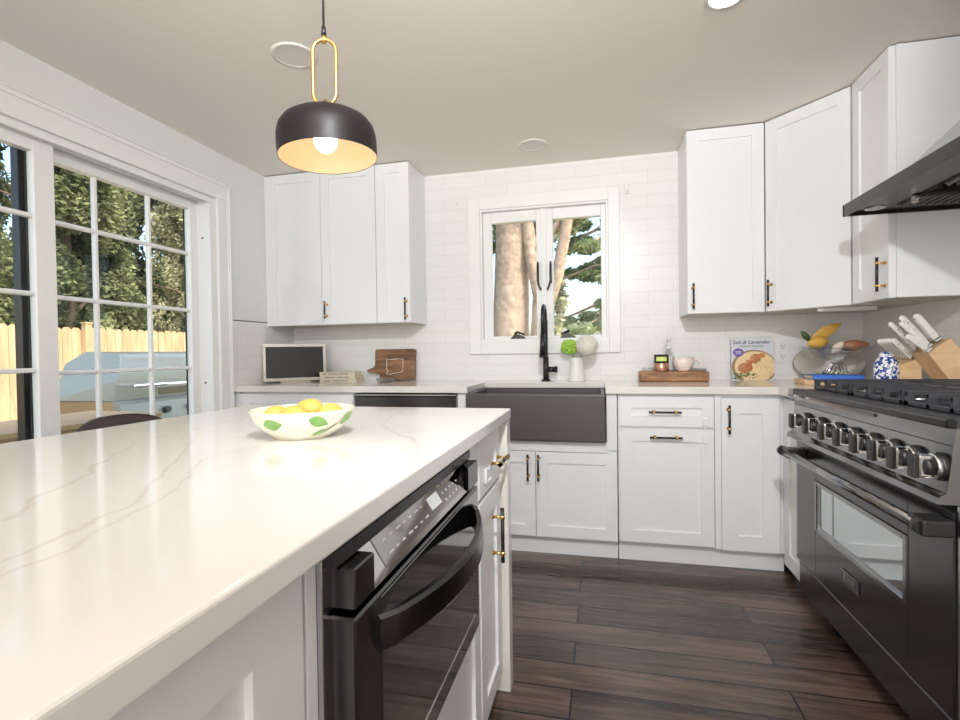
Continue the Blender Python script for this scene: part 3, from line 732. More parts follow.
lm = MW[t.name].inverted() @ Matrix(((0, 0, -1, DX0-.0056), (-1, 0, 0, 1.965), (0, 1, 0, .332), (0, 0, 0, 1)))
text('logo_lettering', 'ZLINE', .034, STEEL, od, lm)
hb = B(); HX, HZ = .772, .690
hb.m(0).cone((HX, RY0+.03, HZ), (HX, RY1-.02, HZ), .0155, seg=20)
for yy in (RY0+.055, RY1-.06):
    hb.m(1).box(HX-.010, DX0+.002, yy-.05, yy+.02, HZ-.020, HZ+.022, .006, 2)
for yy in (RY0+.03, RY1-.02):
    hb.m(1).cone((HX, yy-.012, HZ), (HX, yy+.012, HZ), .021, seg=20)
rb('oven_handle', hb, [BLACKSS_L, BLACKM], od)
rb('side_pillar', B().box(.836, .862, RY0, RY0+.012, .21, .75, .001), STEEL)
# burners and grates
for i, yy in enumerate((1.62, 1.945, 2.27)):
    for xx in (1.02, 1.32):
        rb('burner', B().m(0).cone((xx, yy, RZ), (xx, yy, RZ+.010), .055, seg=24).m(1).cone((xx, yy, RZ+.010), (xx, yy, RZ+.018), .042, .036, 24), [STEEL, IRON])
for i in range(3):
    ya = RY0+.02+i*.330; yb = ya+.322; xa, xb = .893, 1.475; zb, zt = RZ+.000, RZ+.042
    g = B()
    for xx in (xa, xb-.016): g.box(xx, xx+.016, ya, yb, zb, zb+.014, .002)
    for yy in (ya, yb-.014): g.box(xa, xb, yy, yy+.014, zb, zb+.014, .002)
    for k in range(4):
        yy = ya+.004+k*(yb-ya-.022)/3
        g.box(xa, xb, yy, yy+.014, zt-.014, zt, .002)
        for xx in (xa, (xa+xb)/2-.008, xb-.016): g.box(xx, xx+.018, yy-.003, yy+.017, zb, zt, .002)
    for xx in ((xa+xb)/2-.07, (xa+xb)/2+.07): g.box(xx-.007, xx+.007, ya, yb, zt-.014, zt, .002)
    for xx in (xa+.02, xb-.03):
        for yy in (ya+.002, yb-.014): g.box(xx, xx+.012, yy, yy+.012, RZ-.001, zb+.004)
    rb('grate', g, IRON)
# far-left spacer strip of the cooktop
rb('side_trim', B().box(.80, .815, RY1-.06, RY1+.0, .925, RZ, .002), BLACKSS_L)

# ------------------------------------------------------------------ hood
t = thing('range_hood', 'dark steel range hood on the right wall over the range', 'range hood', (1.26, (RY0+RY1)/2, 1.69))
hx0, hy0, hy1, hz0, hz1 = 1.010, RY0, RY1-.006, 1.690, 1.738
b = B()
b.box(hx0, hx0+.012, hy0, hy1, hz0, hz1, .001).box(hx0, XR-.002, hy0, hy0+.012, hz0, hz1, .001).box(hx0, XR-.002, hy1-.012, hy1, hz0, hz1, .001).box(XR-.014, XR-.002, hy0, hy1, hz0, hz1)
b.box(hx0+.003, XR-.003, hy0+.003, hy1-.003, hz1-.003, hz1)
rb2 = lambda nm, b, m, p=None: finish(nm, b, m, p or t, world=True)
lip = rb2('lip', b, HOODM)
# shallow pyramid canopy and the chimney
b = B()
lo = [(1.03, hy0+.02, hz1), (1.03, 2.05, hz1), (XR-.003, 2.05, hz1), (XR-.003, hy0+.02, hz1)]
hi = [(1.19, 1.80, 1.90), (1.19, 2.03, 1.90), (XR-.003, 2.03, 1.90), (XR-.003, 1.80, 1.90)]
L_ = [b.bm.verts.new(p) for p in lo]; H_ = [b.bm.verts.new(p) for p in hi]
for i in range(4): b.bm.faces.new((L_[i], L_[(i+1) % 4], H_[(i+1) % 4], H_[i]))
b.bm.faces.new(H_); b.bm.faces.new(L_[::-1]); b._fin(L_+H_)
rb2('canopy', b, BLACKSS_L)
rb2('chimney', B().box(1.235, XR-.003, 1.805, 2.00, 1.90, H-.001, .001), BLACKSS_L)
# soffit with baffle filters, lights and clips
sf = rb2('soffit', B().box(hx0+.012, XR-.014, hy0+.012, hy1-.012, hz0+.012, hz0+.018), HOODM)
for i in range(3):
    fy0 = hy0+.11+i*.272; fb = B()
    fb.box(hx0+.15, XR-.05, fy0, fy0+.262, hz0+.006, hz0+.012)
    for k in range(11):
        xx = hx0+.165+k*.0275
        fb.cone((xx, fy0+.006, hz0+.006), (xx, fy0+.256, hz0+.006), .0075, seg=8)
    f = rb2('baffle_filter', fb, HOODM)
    rb2('clip', B().box(hx0+.135, hx0+.150, fy0+.12, fy0+.145, hz0-.016, hz0+.010, .002), CHROME, f)
for yy in (hy0+.055, hy1-.075):
    rb2('hood_light', B().m(0).cone((hx0+.085, yy, hz0+.013), (hx0+.085, yy, hz0+.008), .034, seg=24).m(1).cone((hx0+.085, yy, hz0+.009), (hx0+.085, yy, hz0+.0065), .027, seg=24), [CHROME, LCD], sf)

# ================================================================== island
XI, IY0, IY1, IX0 = -.2986, -.35, 1.7014, -1.335
XF = -.325           # faces of the island fronts
sl = single('island_worktop', B().box(IX0, XI, IY0, IY1, .9085, CT, .005, 3), QUARTZ_I, 'white veined quartz worktop of the kitchen island', 'countertop')
single('waterfall_panel', B().box(IX0+.02, XI-.003, 1.640, IY1-.003, 0, .908, .002), QUARTZ, 'white upright end panel closing the far end of the island', 'panel')
# three units facing +x; local x runs along +Y
def iu(label, yc, w0, w1, name='island_cabinet', toe=True, z0=.10):
    t = thing(name, label, 'cabinet', (XF, yc, 0), PI/2)
    return t
DI = 0.60
t = iu('narrow white island cabinet with a drawer over one door', 1.49, 0, 0)
finish('carcass', B().box(-.156, .148, DT, DI, .10, .905, .001), CABW, t)
finish('toe_kick', B().box(-.156, .148, .06, .075, 0, .10), CABW, t)
d = front(t, 'drawer', -.152, .140, .728, .898, ('h', .045, .800), .058, .135)
front(t, 'door', -.152, .140, .075, .718, ('v', .006, .580), .062, .165)
tag(finish('child_lock', B().box(XF, XF+.009, 1.392, 1.416, .760, .804, .008, 2).box(XF, XF+.006, 1.400, 1.470, .752, .762, .002), PLASTW), 'white child lock on the island drawer', 'child lock', 'child locks')
MY0, MY1, MZ0, MZ1, MX = .541, 1.155, .490, .900, -.285     # the microwave drawer's face
t = iu('white island cabinet housing the microwave drawer', .92, 0, 0)
finish('back_panel', B().box(-.412, .413, .562, DI, .10, .905), CABW, t)
finish('side_panel', B().box(-.412, -.388, DT, .56, .10, .905, .001), CABW, t)
finish('side_panel', B().box(.238, .413, DT, .56, .10, .905, .001), CABW, t)
finish('base_panel', B().box(-.388, .238, DT, .56, .10, MZ0-.004), CABW, t)
finish('toe_kick', B().box(-.412, .413, .06, .075, 0, .10), CABW, t)
front(t, 'drawer', -.408, .408, .105, MZ0-.008, None, .062)
finish('left_face_strip', B().box(-.412, -.390, .004, DT, MZ0-.006, .905, .001), CABW, t)
finish('right_face_strip', B().box(.240, .410, .002, DT, MZ0-.006, .905, .001), CABW, t)
t = iu('white island cabinet nearest the camera with a shaker panel', .20, 0, 0)
finish('carcass', B().box(-.54, .305, DT, DI, .10, .905, .001), CABW, t)
finish('toe_kick', B().box(-.54, .305, .06, .075, 0, .10), CABW, t)
front(t, 'door', -.12, .298, .105, .900, None, .085, .145, .062); front(t, 'door', -.535, -.122, .105, .900, None, .085)
single('island_back_panel', B().box(-1.0, XF-DI-.005, IY0+.03, 1.638, 0, .907, .002), CABW, 'white panelled back of the island on the stool side', 'panel')

# microwave drawer
t = thing('microwave_drawer', 'black stainless microwave drawer built into the island', 'microwave', (XF, (MY0+MY1)/2, MZ0), PI/2)
HW = (MY1-MY0)/2; FY = XF-MX       # front plane is local y = FY (negative)
ML, MR = -HW, HW
mz = lambda z: z-MZ0
finish('housing', B().box(ML+.003, MR-.003, .0, .52, mz(.497), mz(.884), .001), BLACKM, t)
finish('side_flange', B().box(ML-.012, ML+.002, -.004, .004, mz(.49), mz(.895), .001), STEEL, t)
finish('top_flange', B().box(ML-.01, MR+.01, -.020, .012, mz(.884), mz(.903), .001), BLACKM, t)
ctop, cbot, dtop = .882, .832, .822
finish('near_end_cap', B().box(ML, ML+.055, FY, .002, mz(cbot), mz(ctop), .002), BLACKSS, t)
finish('far_end_cap', B().prism([(MR-.085, FY), (MR, FY), (MR, .002), (MR-.020, .002)], mz(cbot), mz(ctop), 'z'), BLACKSS, t)
b = B(); b.prism([(FY+.002, mz(cbot)), (-.006, mz(ctop)), (.002, mz(ctop)), (.002, mz(cbot))], ML+.055, MR-.020, 'x')
finish('control_fascia', b, CTRLG, t)
P0 = Vector((0, FY+.002, mz(cbot))); Pd = Vector((0, -.008-FY, ctop-cbot)); SL = Pd.length; Pd.normalize(); nrm = Vector((0, -Pd.z, Pd.y))
def slab(b, x0, x1, s0, s1, h=.0012):
    a = [P0+Vector((x0, 0, 0))+Pd*s0+nrm*.0003, P0+Vector((x1, 0, 0))+Pd*s0+nrm*.0003, P0+Vector((x1, 0, 0))+Pd*s1+nrm*.0003, P0+Vector((x0, 0, 0))+Pd*s1+nrm*.0003]
    lo = [b.bm.verts.new(p) for p in a]; hi = [b.bm.verts.new(p+nrm*h) for p in a]
    b.bm.faces.new(lo); b.bm.faces.new(hi)
    for i in range(4): b.bm.faces.new((lo[i], lo[(i+1) % 4], hi[(i+1) % 4], hi[i]))
    b._fin(lo+hi); return b
cg = finish('control_glass', slab(B(), ML+.105, MR-.075, .010, SL-.006), CTRLP, t)
finish('display', slab(B(), .015, .070, .022, SL-.014, .002), LCD, cg)
b = B()
for i in range(7):
    for j in range(3):
        w_ = .010 if (i+j) % 3 else .016
        slab(b, -.180+i*.026, -.180+w_+i*.026, .020+j*.020, .0225+j*.020, .0018)
finish('legend_marking', b, KEYGREY, cg)
b = B()
for i in range(5):
    for j in range(4):
        slab(b, .090+i*.024, .096+i*.024, .018+j*.015, .0215+j*.015, .0018)
finish('legend_marking', b, KEYGREY, cg)
# drawer front with dark glass
df = finish('drawer_front', B().box(ML, MR, FY, .002, mz(MZ0), mz(dtop), .003), BLACKSS, t)
finish('glass', B().box(ML+.070, MR-.012, FY-.0015, FY+.002, mz(MZ0+.012), mz(dtop-.006), .001), BLACKGL, df)
finish('reflected_border_line', B().box(ML+.10, MR-.045, FY-.0022, FY-.0012, mz(.535), mz(.5375)), KEYGREY, df)  # grey strip that paints the reflection of a border onto the dark glass
# bowed flat handle
n = 24
hb = B(); vs = []
for i in range(n+1):
    s_ = i/n; x = ML+.060+s_*(MR-.060-ML-.060); o = FY-.004-.062*math.sin(PI*s_)**.75 if 0 < i < n else FY-.001
    zt_ = .797; zb_ = .748
    c = [Vector((x, o, mz(zt_))), Vector((x, o-.004, mz(zt_-.006))), Vector((x, o-.004, mz(zb_+.006))), Vector((x, o, mz(zb_))), Vector((x, o+.009, mz(zb_))), Vector((x, o+.009, mz(zt_)))]
    vs.append([hb.bm.verts.new(p) for p in c])
for a, c in zip(vs[:-1], vs[1:]):
    for k in range(6): hb.bm.faces.new((a[k], a[(k+1) % 6], c[(k+1) % 6], c[k]))
hb.bm.faces.new(vs[0]); hb.bm.faces.new(vs[-1][::-1]); hb._fin([v for r in vs for v in r], False)
finish('bow_handle', hb, BLACKSS, df)

# ------------------------------------------------------------------ counter stool behind the island
t = thing('counter_stool', 'dark brown stool with a rounded back between island and patio door', 'stool', (-1.56, 1.515, 0), PI/2)
# local: -y faces +x (toward island); back is at +y
def shell(b, fy, w, z0, z1, th):
    nu, nv = 18, 10; grid = []
    for side in (0, 1):
        g = []
        for j in range(nv+1):
            v = j/nv; row = []
            for i in range(nu+1):
                u_ = -1+2*i/nu
                hw = w*(0.86+0.14*math.sin(v*PI*0.6)); top = z1-(z1-z0)*0.34*abs(u_)**3.2
                x = hw*u_; z = z0+(top-z0)*v
                y = fy(u_, v)+(th if side else 0)
                row.append(b.bm.verts.new((x, y, z)))
            g.append(row)
        grid.append(g)
    for s, g in enumerate(grid):
        for j in range(nv):
            for i in range(nu):
                q = (g[j][i], g[j][i+1], g[j+1][i+1], g[j+1][i]); b.bm.faces.new(q if s else q[::-1])
    A, C = grid
    for j in range(nv):
        b.bm.faces.new((A[j][0], A[j+1][0], C[j+1][0], C[j][0])); b.bm.faces.new((A[j][nu], C[j][nu], C[j+1][nu], A[j+1][nu]))
    for i in range(nu):
        b.bm.faces.new((A[nv][i], A[nv][i+1], C[nv][i+1], C[nv][i])); b.bm.faces.new((A[0][i], C[0][i], C[0][i+1], A[0][i+1]))
    b._fin([v for g in grid for r in g for v in r], True)
b = B(); shell(b, lambda u_, v: .13+.06*v-.07*u_*u_, .235, .60, .922, .028)
finish('backrest', b, BROWNLEA, t)
finish('seat', B().box(-.20, .20, -.20, .17, .575, .635, .022, 3), BROWNLEA, t)
for sx in (-1, 1):
    for sy in (-1, 1):
        finish('leg', B().cone((sx*.15, sy*.14-.01, .58), (sx*.20, sy*.19, 0), .013, .010, 12), BLACKM, t)
finish('footrest', B().tube([(-.186, -.175, .2), (.186, -.175, .2), (.186, .175, .2), (-.186, .175, .2)], .008, 8, closed=True), BLACKM, t)

# ================================================================== lights in the room
# pendant
PX, PY, PZ = -.7396, 1.2821, 1.689
t = thing('pendant_lamp', 'dark bronze dome pendant lamp with brass link, lit over the island', 'pendant lamp', (PX, PY, PZ))
prof = [(.1345, 0), (.1355, .035), (.1345, .058), (.129, .079), (.117, .096), (.096, .109), (.060, .118), (.020, .122), (0, .1225)]
inn = [(.133, .0005), (.134, .035), (.133, .057), (.127, .077), (.115, .093), (.094, .106), (.060, .114), (.020, .118), (0, .1185)]
b = B(); b.m(0).lathe(prof, seg=64); b.m(1).lathe(inn, seg=64)
# rim ring between the two skins
b.m(0).lathe([(.133, .0005), (.1338, -.0008), (.1345, 0)], seg=64)
TILT = Matrix.Translation((0, 0, .128)) @ Matrix.Rotation(math.radians(-2.6), 4, 'Y') @ Matrix.Rotation(math.radians(1.3), 4, 'X') @ Matrix.Translation((0, 0, -.128))
b.bm.transform(TILT)
finish('lamp_shade', b, [SHADE_OUT, SHADE_IN], t, recalc=False)
R1, hh = .0325, .078
LZ = .122+.022
pts = []
for i in range(13): a = PI*i/12; pts.append((R1*math.cos(a), 0, LZ+R1+.118+R1*math.sin(a)))
for i in range(13): a = PI+PI*i/12; pts.append((R1*math.cos(a), 0, LZ+R1+R1*math.sin(a)))
ca = math.radians(12)
b = B(); b.tube([(x*math.cos(ca), x*math.sin(ca), z) for x, y, z in pts], .0055, 12, closed=True)
finish('brass_link', b, GOLD, t)
finish('shade_hook', B().cone((0, 0, .121), (0, 0, .158), .006, seg=14).cone((0, 0, .120), (0, 0, .127), .012, seg=16), GOLD, t)
LT = LZ+2*R1+.118
finish('link_hook', B().cone((0, 0, LT-.010), (0, 0, LT+.012), .007, seg=14), GOLD, t)
finish('cord_grip', B().cone((0, 0, LT+.010), (0, 0, LT+.034), .0075, .006, 14), BLACKM, t)
finish('cord', B().cone((0, 0, LT+.03), (0, 0, H-PZ-.02), .0032, seg=10), BLACKM, t)
finish('ceiling_rose', B().cone((0, 0, H-PZ-.025), (0, 0, H-PZ), .058, .06, 32), SHADE_OUT, t)
finish('lamp_holder', B().cone((0, 0, .080), (0, 0, .119), .018, seg=20), BLACKM, t)
finish('bulb', B().ball((0, 0, .046), (.032, .032, .034)).cone((0, 0, .068), (0, 0, .085), .022, .016, 20), BULB, t)
def downlight(lab, x, y, r, lit, drop=.004):
    t = thing('recessed_light', lab, 'recessed light', (x, y, H))
    b = B(); b.lathe([(r, 0), (r, -drop), (r*.80, -drop-.002), (r*.76, -.001)], seg=40)
    finish('trim_ring', b, CANOFF, t)
    finish('lens', B().cone((0, 0, -.0005), (0, 0, -.003), r*.77, seg=40), CANLIT if lit else CANOFF, t)
downlight('unlit white recessed ceiling light above the sink window', -.383, 3.087, .090, False)
downlight('unlit white recessed ceiling light behind the pendant link', -1.238, 1.905, .094, False, .003)
downlight('lit recessed ceiling light at the top edge of the view', .452, 1.975, .072, True)

# ================================================================== things on the island
bx, by = -.690, 1.070
t = thing('fruit_bowl', 'cream ceramic bowl with green leaves holding lemons on the island', 'bowl', (bx, by, CT))
prof = [(0, .004), (.060, .004), (.062, 0), (.068, 0), (.070, .006), (.092, .020), (.110, .040), (.119, .062), (.1195, .066), (.117, .0665), (.113, .062), (.104, .042), (.086, .024), (.060, .012), (0, .010)]
b = B(); b.lathe(prof, seg=56); bo = finish('bowl_body', b, CERAM, t)
def leaf_on_bowl(ang, zc, L, Wd, tilt):
    """a painted leaf following the bowl's outside"""
    def R_(z):
        for (r0, z0), (r1, z1) in zip(prof[4:8], prof[5:9]):
            if z0 <= z <= z1: return r0+(r1-r0)*(z-z0)/(z1-z0)
        return .1195 if z > .06 else .08
    b = B(); rows = []
    for i in range(11):
        s = i/10; half = Wd*math.sin(PI*s**0.75)*0.5
        row = []
        for k in (-1, 0, 1):
            da = L*(s-.5); dz = half*k
            aa, zz = da*math.cos(tilt)-dz*math.sin(tilt), zc+da*math.sin(tilt)+dz*math.cos(tilt)
            zz = min(max(zz, .007), .063); r = R_(zz)+.0016
            th = ang+aa/.11
            row.append(b.bm.verts.new((r*math.cos(th), r*math.sin(th), zz)))
        rows.append(row)
    for a, c in zip(rows[:-1], rows[1:]):
        for k in range(2): b.bm.faces.new((a[k], a[k+1], c[k+1], c[k]))
    b._fin([v for r in rows for v in r], True); return b
camdir = math.atan2(0-by, 0-bx)
finish('painted_leaf', leaf_on_bowl(camdir-.62, .040, .050, .026, .08), LEAFG, bo)
finish('painted_leaf', leaf_on_bowl(camdir+.30, .044, .048, .024, -.35), LEAFG, bo)
finish('painted_leaf', leaf_on_bowl(camdir+1.02, .046, .046, .026, .55), LEAFG, bo)
finish('painted_stem', leaf_on_bowl(camdir+.62, .026, .060, .004, .55), STEMBR, bo)
finish('painted_leaf', leaf_on_bowl(camdir+.42, .018, .050, .010, .25), LEAFG, bo)
def lemon(lab, x, y, z, rz, ry=0., s=1.0):
    b = B(); pr = [(0, -.043), (.006, -.041), (.010, -.037), (.022, -.027), (.029, -.012), (.031, .002), (.028, .017), (.019, .029), (.009, .036), (.006, .041), (0, .043)]
    b.lathe([(r*s, zz*s) for r, zz in pr], seg=28)
    o = single('lemon', b, LEMON, lab, 'lemon', (x, y, z), (0, PI/2+ry, rz), 'lemons in the bowl')
    return o
lemon('yellow lemon lying low at the left side of the bowl', bx-.070, by-.004, CT+.047, 1.25, .05, .82)
lemon('yellow lemon lying lengthwise at the front middle of the bowl', bx-.002, by-.036, CT+.046, .1, -.05, .98)
lemon('yellow lemon at the right front side of the bowl', bx+.066, by+.012, CT+.050, 1.25, .05, .9)
lemon('yellow lemon topmost and farthest back in the bowl', bx-.004, by+.036, CT+.056, .15, .0, .96)

# ================================================================== things on the left worktop
t = thing('picture_frame_screen', 'white framed dark screen standing in the left corner of the worktop', 'digital frame', (-2.085, 3.150, CT), .70)
fw, fh = .262, .262
lean = Matrix.Rotation(math.radians(-4), 4, 'X')
b = B(); b.T = Matrix.Translation((0, 0, .012)) @ lean
b.box(-fw, fw, 0, .03, 0, .022, .003).box(-fw, fw, 0, .03, fh-.022, fh, .003).box(-fw, -fw+.022, 0, .03, .022, fh-.022, .003).box(fw-.022, fw, 0, .03, .022, fh-.022, .003)
# scale to the real width
b.bm.transform(Matrix.Diagonal((.80, 1, 1, 1)))
finish('frame', b, FRAMEW, t)
b = B(); b.T = Matrix.Translation((0, 0, .012)) @ lean; b.box(-.193, .193, .008, .026, .022, fh-.022)
finish('screen', b, SCREEN, t)
finish('stand', B().box(-.10, .10, -.03, .10, 0, .010, .003).box(-.03, .03, .03, .05, .008, .14), FRAMEW, t)

def book(lab, x, y, z, w, d, h, rz, m, marks, group):
    t = thing('cookbook_volume', lab, 'book', (x, y, z), rz, group)
    finish('cover', B().box(-w/2, w/2, -d/2, d/2, 0, .003, .0008).box(-w/2, w/2, -d/2, d/2, h-.003, h, .0008).box(-w/2, w/2, -d/2, -d/2+.003, .002, h-.002), m, t)
    finish('pages', B().box(-w/2+.003, w/2-.004, -d/2+.004, d/2-.004, .0032, h-.0032), PAGES, t)
    b = B()
    for (a, c) in marks: b.box(a*w, c*w, -d/2-.0006, -d/2+.0004, h*.34, h*.66)
    finish('spine_print', b, TITLEGREY, t)
G_ = 'stacked cream books'
book('cream book at the bottom of the three-book stack', -1.758, 3.215, CT, .268, .14, .023, .05, CREAMBK, [(-.4, -.2), (-.15, .25)], G_)
book('cream book in the middle of the three-book stack', -1.762, 3.215, CT+.0232, .262, .135, .023, .03, CREAMBK, [(-.38, -.1), (0, .15), (.2, .32)], G_)
book('cream book on top of the three-book stack', -1.768, 3.215, CT+.0464, .26, .13, .025, .06, CREAMBK, [(-.42, -.3), (-.26, .0), (.05, .3)], G_)

t = thing('cutting_board', 'brown wooden state-shaped cutting board leaning against the left tiles', 'cutting board', (-1.448, 3.385, CT+.004))
b = B(); b.T = Matrix.Rotation(math.radians(-5), 4, 'X')
out = [(-.105, .0), (.165, .0), (.168, .012), (.168, .215), (.150, .222), (.03, .222), (-.135, .222), (-.142, .212), (-.142, .105), (-.155, .090), (-.180, .082), (-.205, .070), (-.198, .055), (-.150, .050), (-.105, .040)]
b.prism(out, -.011, .011, 'y', .002)
bd = finish('board', b, WALNUT, t)
b = B(); b.T = Matrix.Rotation(math.radians(-5), 4, 'X')
ol = [(-.055, .045), (-.035, .060), (-.050, .075), (-.050, .150), (-.02, .146), (.02, .150), (.075, .150), (.075, .062), (.062, .055), (.035, .050), (0, .046), (-.04, .038)]
b.tube([(x, -.0115, z) for x, z in ol], .0022, 6, closed=True)
finish('inlay_outline', b, FRAMEW, bd)
t = thing('glass_coaster_holder', 'small clear glass dish in front of the wooden cutting board', 'glass dish', (-1.395, 3.12, CT))
b = B(); b.lathe([(0, 0), (.05, 0), (.062, .030), (.060, .032), (.047, .005), (0, .005)], seg=28)
finish('dish', b, CLEARG, t)
finish('handle', B().tube([(.055, 0, .02), (.08, 0, .03), (.07, 0, .045), (.045, 0, .055), (.03, 0, .04)], .004, 8), CLEARG, t)

# ================================================================== vase and flowers
vx, vy = -.145, 3.29
single('vase', B().lathe([(0, .0), (.050, 0), (.053, .006), (.047, .06), (.040, .125), (.043, .150), (.038, .152), (.035, .125), (.042, .06), (.045, .008), (0, .006)], seg=32), CERAMW, 'white ceramic vase standing behind the sink', 'vase', (vx, vy, CT))
def flower(nm, lab, top, rad, m, kind):
    t = thing(nm, lab, 'flower', (vx, vy, CT+.012))
    q = Vector(top)-Vector((vx, vy, CT+.012))
    finish('stem', B().tube([(0.004*(1 if q.x > 0 else -1), 0, 0), (q.x*.25, 0, .12), (q.x*.6, q.y*.5, q.z*.8), q*1.0], .003, 8), STEMG, t)
    b = B(); rnd = random.Random(5)
    if kind == 'hyd':
        for i in range(150):
            z = 1-2*(i+.5)/150; ph = i*2.39996; r = math.sqrt(1-z*z)
            nrm_ = Vector((r*math.cos(ph), r*math.sin(ph), z)); p = q+nrm_*rad
            tq = Vector((0, 0, 1)).rotation_difference(nrm_).to_matrix().to_4x4()
            for k in range(4):
                aa = k*PI/2+rnd.random()
                M_ = Matrix.Translation(p) @ tq @ Matrix.Rotation(aa, 4, 'Z')
                b.T = M_
                b.quad((0, 0, 0), (.008, .006, .003), (.014, 0, .002), (.008, -.006, .003))
        b.T = Matrix.Identity(4); b.ball(q, rad*.94, 14, 10)
    else:
        for i in range(46):
            z = 1-2*(i+.5)/46; ph = i*2.39996; r = math.sqrt(1-z*z)
            nrm_ = Vector((r*math.cos(ph), r*math.sin(ph), z))
            p = q+Vector((nrm_.x*rad, nrm_.y*rad*.8, nrm_.z*rad*.9)); s = rad*(.26+.14*rnd.random())
            b.ball(p, (s, s, s*.8), 8, 6)
        b.ball(q, rad*.85, 12, 8)
    finish('bloom', b, m, t)
flower('white_hydrangea', 'round white hydrangea bloom in the white vase', (-.078, 3.205, 1.170), .064, HYDW, 'hyd')
flower('green_bloom', 'bright green bloom in the white vase left of the hydrangea', (-.190, 3.315, 1.162), .046, HYDG, 'b')

# ================================================================== tray of things on the right worktop
t = thing('riser_board', 'thick brown wooden serving board on the worktop right of the window', 'serving board', (.435, 3.27, CT))
b = B(); b.box(-.199, .192, -.075, .075, 0, .062, .008, 2)
finish('slab', b, WALNUT_F, t)
for sx in (-1, 1):
    for sy in (-1, 1): finish('foot', B().cone((sx*.16, sy*.05, 0), (sx*.16, sy*.05, .014), .012, seg=12), RUBBER, t)
ZT = CT+.0625
t = thing('candle_jar', 'copper candle jar with black lid band and lime label on the board', 'candle', (.365, 3.245, ZT))
finish('jar', B().lathe([(0, 0), (.040, 0), (.043, .004), (.043, .050), (.041, .052), (0, .052)], seg=32), COPPER, t)
finish('lid', B().cone((0, 0, .052), (0, 0, .098), .043, seg=32).cone((0, 0, .098), (0, 0, .102), .043, .040, 32), BLACKM, t)
b = B(); vsr = []
for i in range(13):
    a_ = -PI/2-.1-.75+1.5*i/12
    vsr.append([b.bm.verts.new((.0437*math.cos(a_), .0437*math.sin(a_), z)) for z in (.062, .088)])
for p_, q_ in zip(vsr[:-1], vsr[1:]): b.bm.faces.new((p_[0], q_[0], q_[1], p_[1]))
b._fin([v for r in vsr for v in r], True)
finish('label', b, LIMELAB, t)
t = thing('soap_bottle', 'clear bottle with a white pump standing behind the candle jar', 'bottle', (.418, 3.325, ZT))
finish('body', B().lathe([(0, 0), (.030, 0), (.033, .005), (.033, .095), (.028, .112), (.014, .122), (.012, .132), (0, .132)], seg=28), CLEARG, t)
finish('label', B().lathe([(0, .002), (.029, .002), (.031, .006), (.031, .09), (0, .09)], seg=24), CERAMW, t)
finish('pump', B().cone((0, 0, .130), (0, 0, .155), .018, seg=16).cone((0, 0, .15), (0, 0, .185), .006, seg=12).cone((0, 0, .183), (0, 0, .225), .011, .006, 14).cone((0, 0, .19), (-.03, -.02, .187), .005, .004, 10), PLASTW, t)
t = thing('teacup', 'pink speckled cup with a looped handle on the wooden board', 'cup', (.492, 3.25, ZT), -.3)
b = B(); b.lathe([(0, .003), (.030, .003), (.034, 0), (.036, .004), (.052, .022), (.060, .050), (.063, .080), (.061, .081), (.056, .050), (.046, .024), (.028, .010), (0, .009)], seg=40)
finish('cup_body', b, CUPM, t)
pts = [(.058, 0, .066)]+[(.078+.020*math.cos(a_), 0, .046+.024*math.sin(a_)) for a_ in [1.6-i*.42 for i in range(10)]]+[(.050, 0, .024)]
finish('handle', B().tube(pts, .006, 10), CUPM, t)
single('glass_stopper', B().cone((-.0, 0, 0), (0, 0, .006), .03, seg=20).lathe([(0, .006), (.012, .006), (.008, .03), (.022, .055), (.026, .07), (.018, .085), (0, .09)], seg=24), CLEARG, 'clear glass ornament behind the pink cup', 'ornament', (.545, 3.325, ZT))
single('tea_light_holder', B().lathe([(0, 0), (.030, 0), (.033, .022), (.031, .023), (.027, .004), (0, .004)], seg=28), CLEARG, 'low clear glass candle holder left of the copper candle jar', 'candle holder', (.285, 3.245, ZT))
single('grey_pebble_dish', B().lathe([(0, 0), (.028, 0), (.036, .012), (.034, .014), (.026, .004), (0, .004)], seg=28), TITLEGREY, 'small grey dish at the right end of the wooden board', 'dish', (.588, 3.25, ZT))

# cookbook standing upright
t = thing('cookbook', 'cookbook with a pasta bowl cover standing against the tiles', 'book', (.906, 3.372, CT), -.04)
bw, bh, bdp = .118, .258, .022
lean = Matrix.Rotation(math.radians(-5), 4, 'X')
def tb(): b = B(); b.T = lean; return b
finish('pages', tb().box(-bw+.004, bw-.004, .003, bdp-.003, .004, bh-.004), PAGES, t)
cv = finish('cover', tb().box(-bw, bw, 0, .003, 0, bh, .0008).box(-bw, bw, bdp-.003, bdp, 0, bh, .0008).box(-bw, -bw+.004, 0, bdp, 0, bh, .0008), COVER, t)
def disc(cx, cz, rx, rz_, y, m, nm, clip=True, seg=48):
    pts = []
    for i in range(seg):
        a_ = 2*PI*i/seg; x = cx+rx*math.cos(a_); z = cz+rz_*math.sin(a_)
        if clip: x = min(max(x, -bw+.001), bw-.001); z = min(max(z, .001), bh-.001)
        pts.append((x, z))
    b = tb(); b.prism(pts, y-.0004, y, 'y'); return finish(nm, b, m, cv)
disc(.010, .080, .125, .105, -.0002, PANBR, 'printed_pan')
disc(.014, .082, .113, .094, -.0006, CREAMSAUCE, 'printed_sauce')
rnd = random.Random(3)
b = tb()
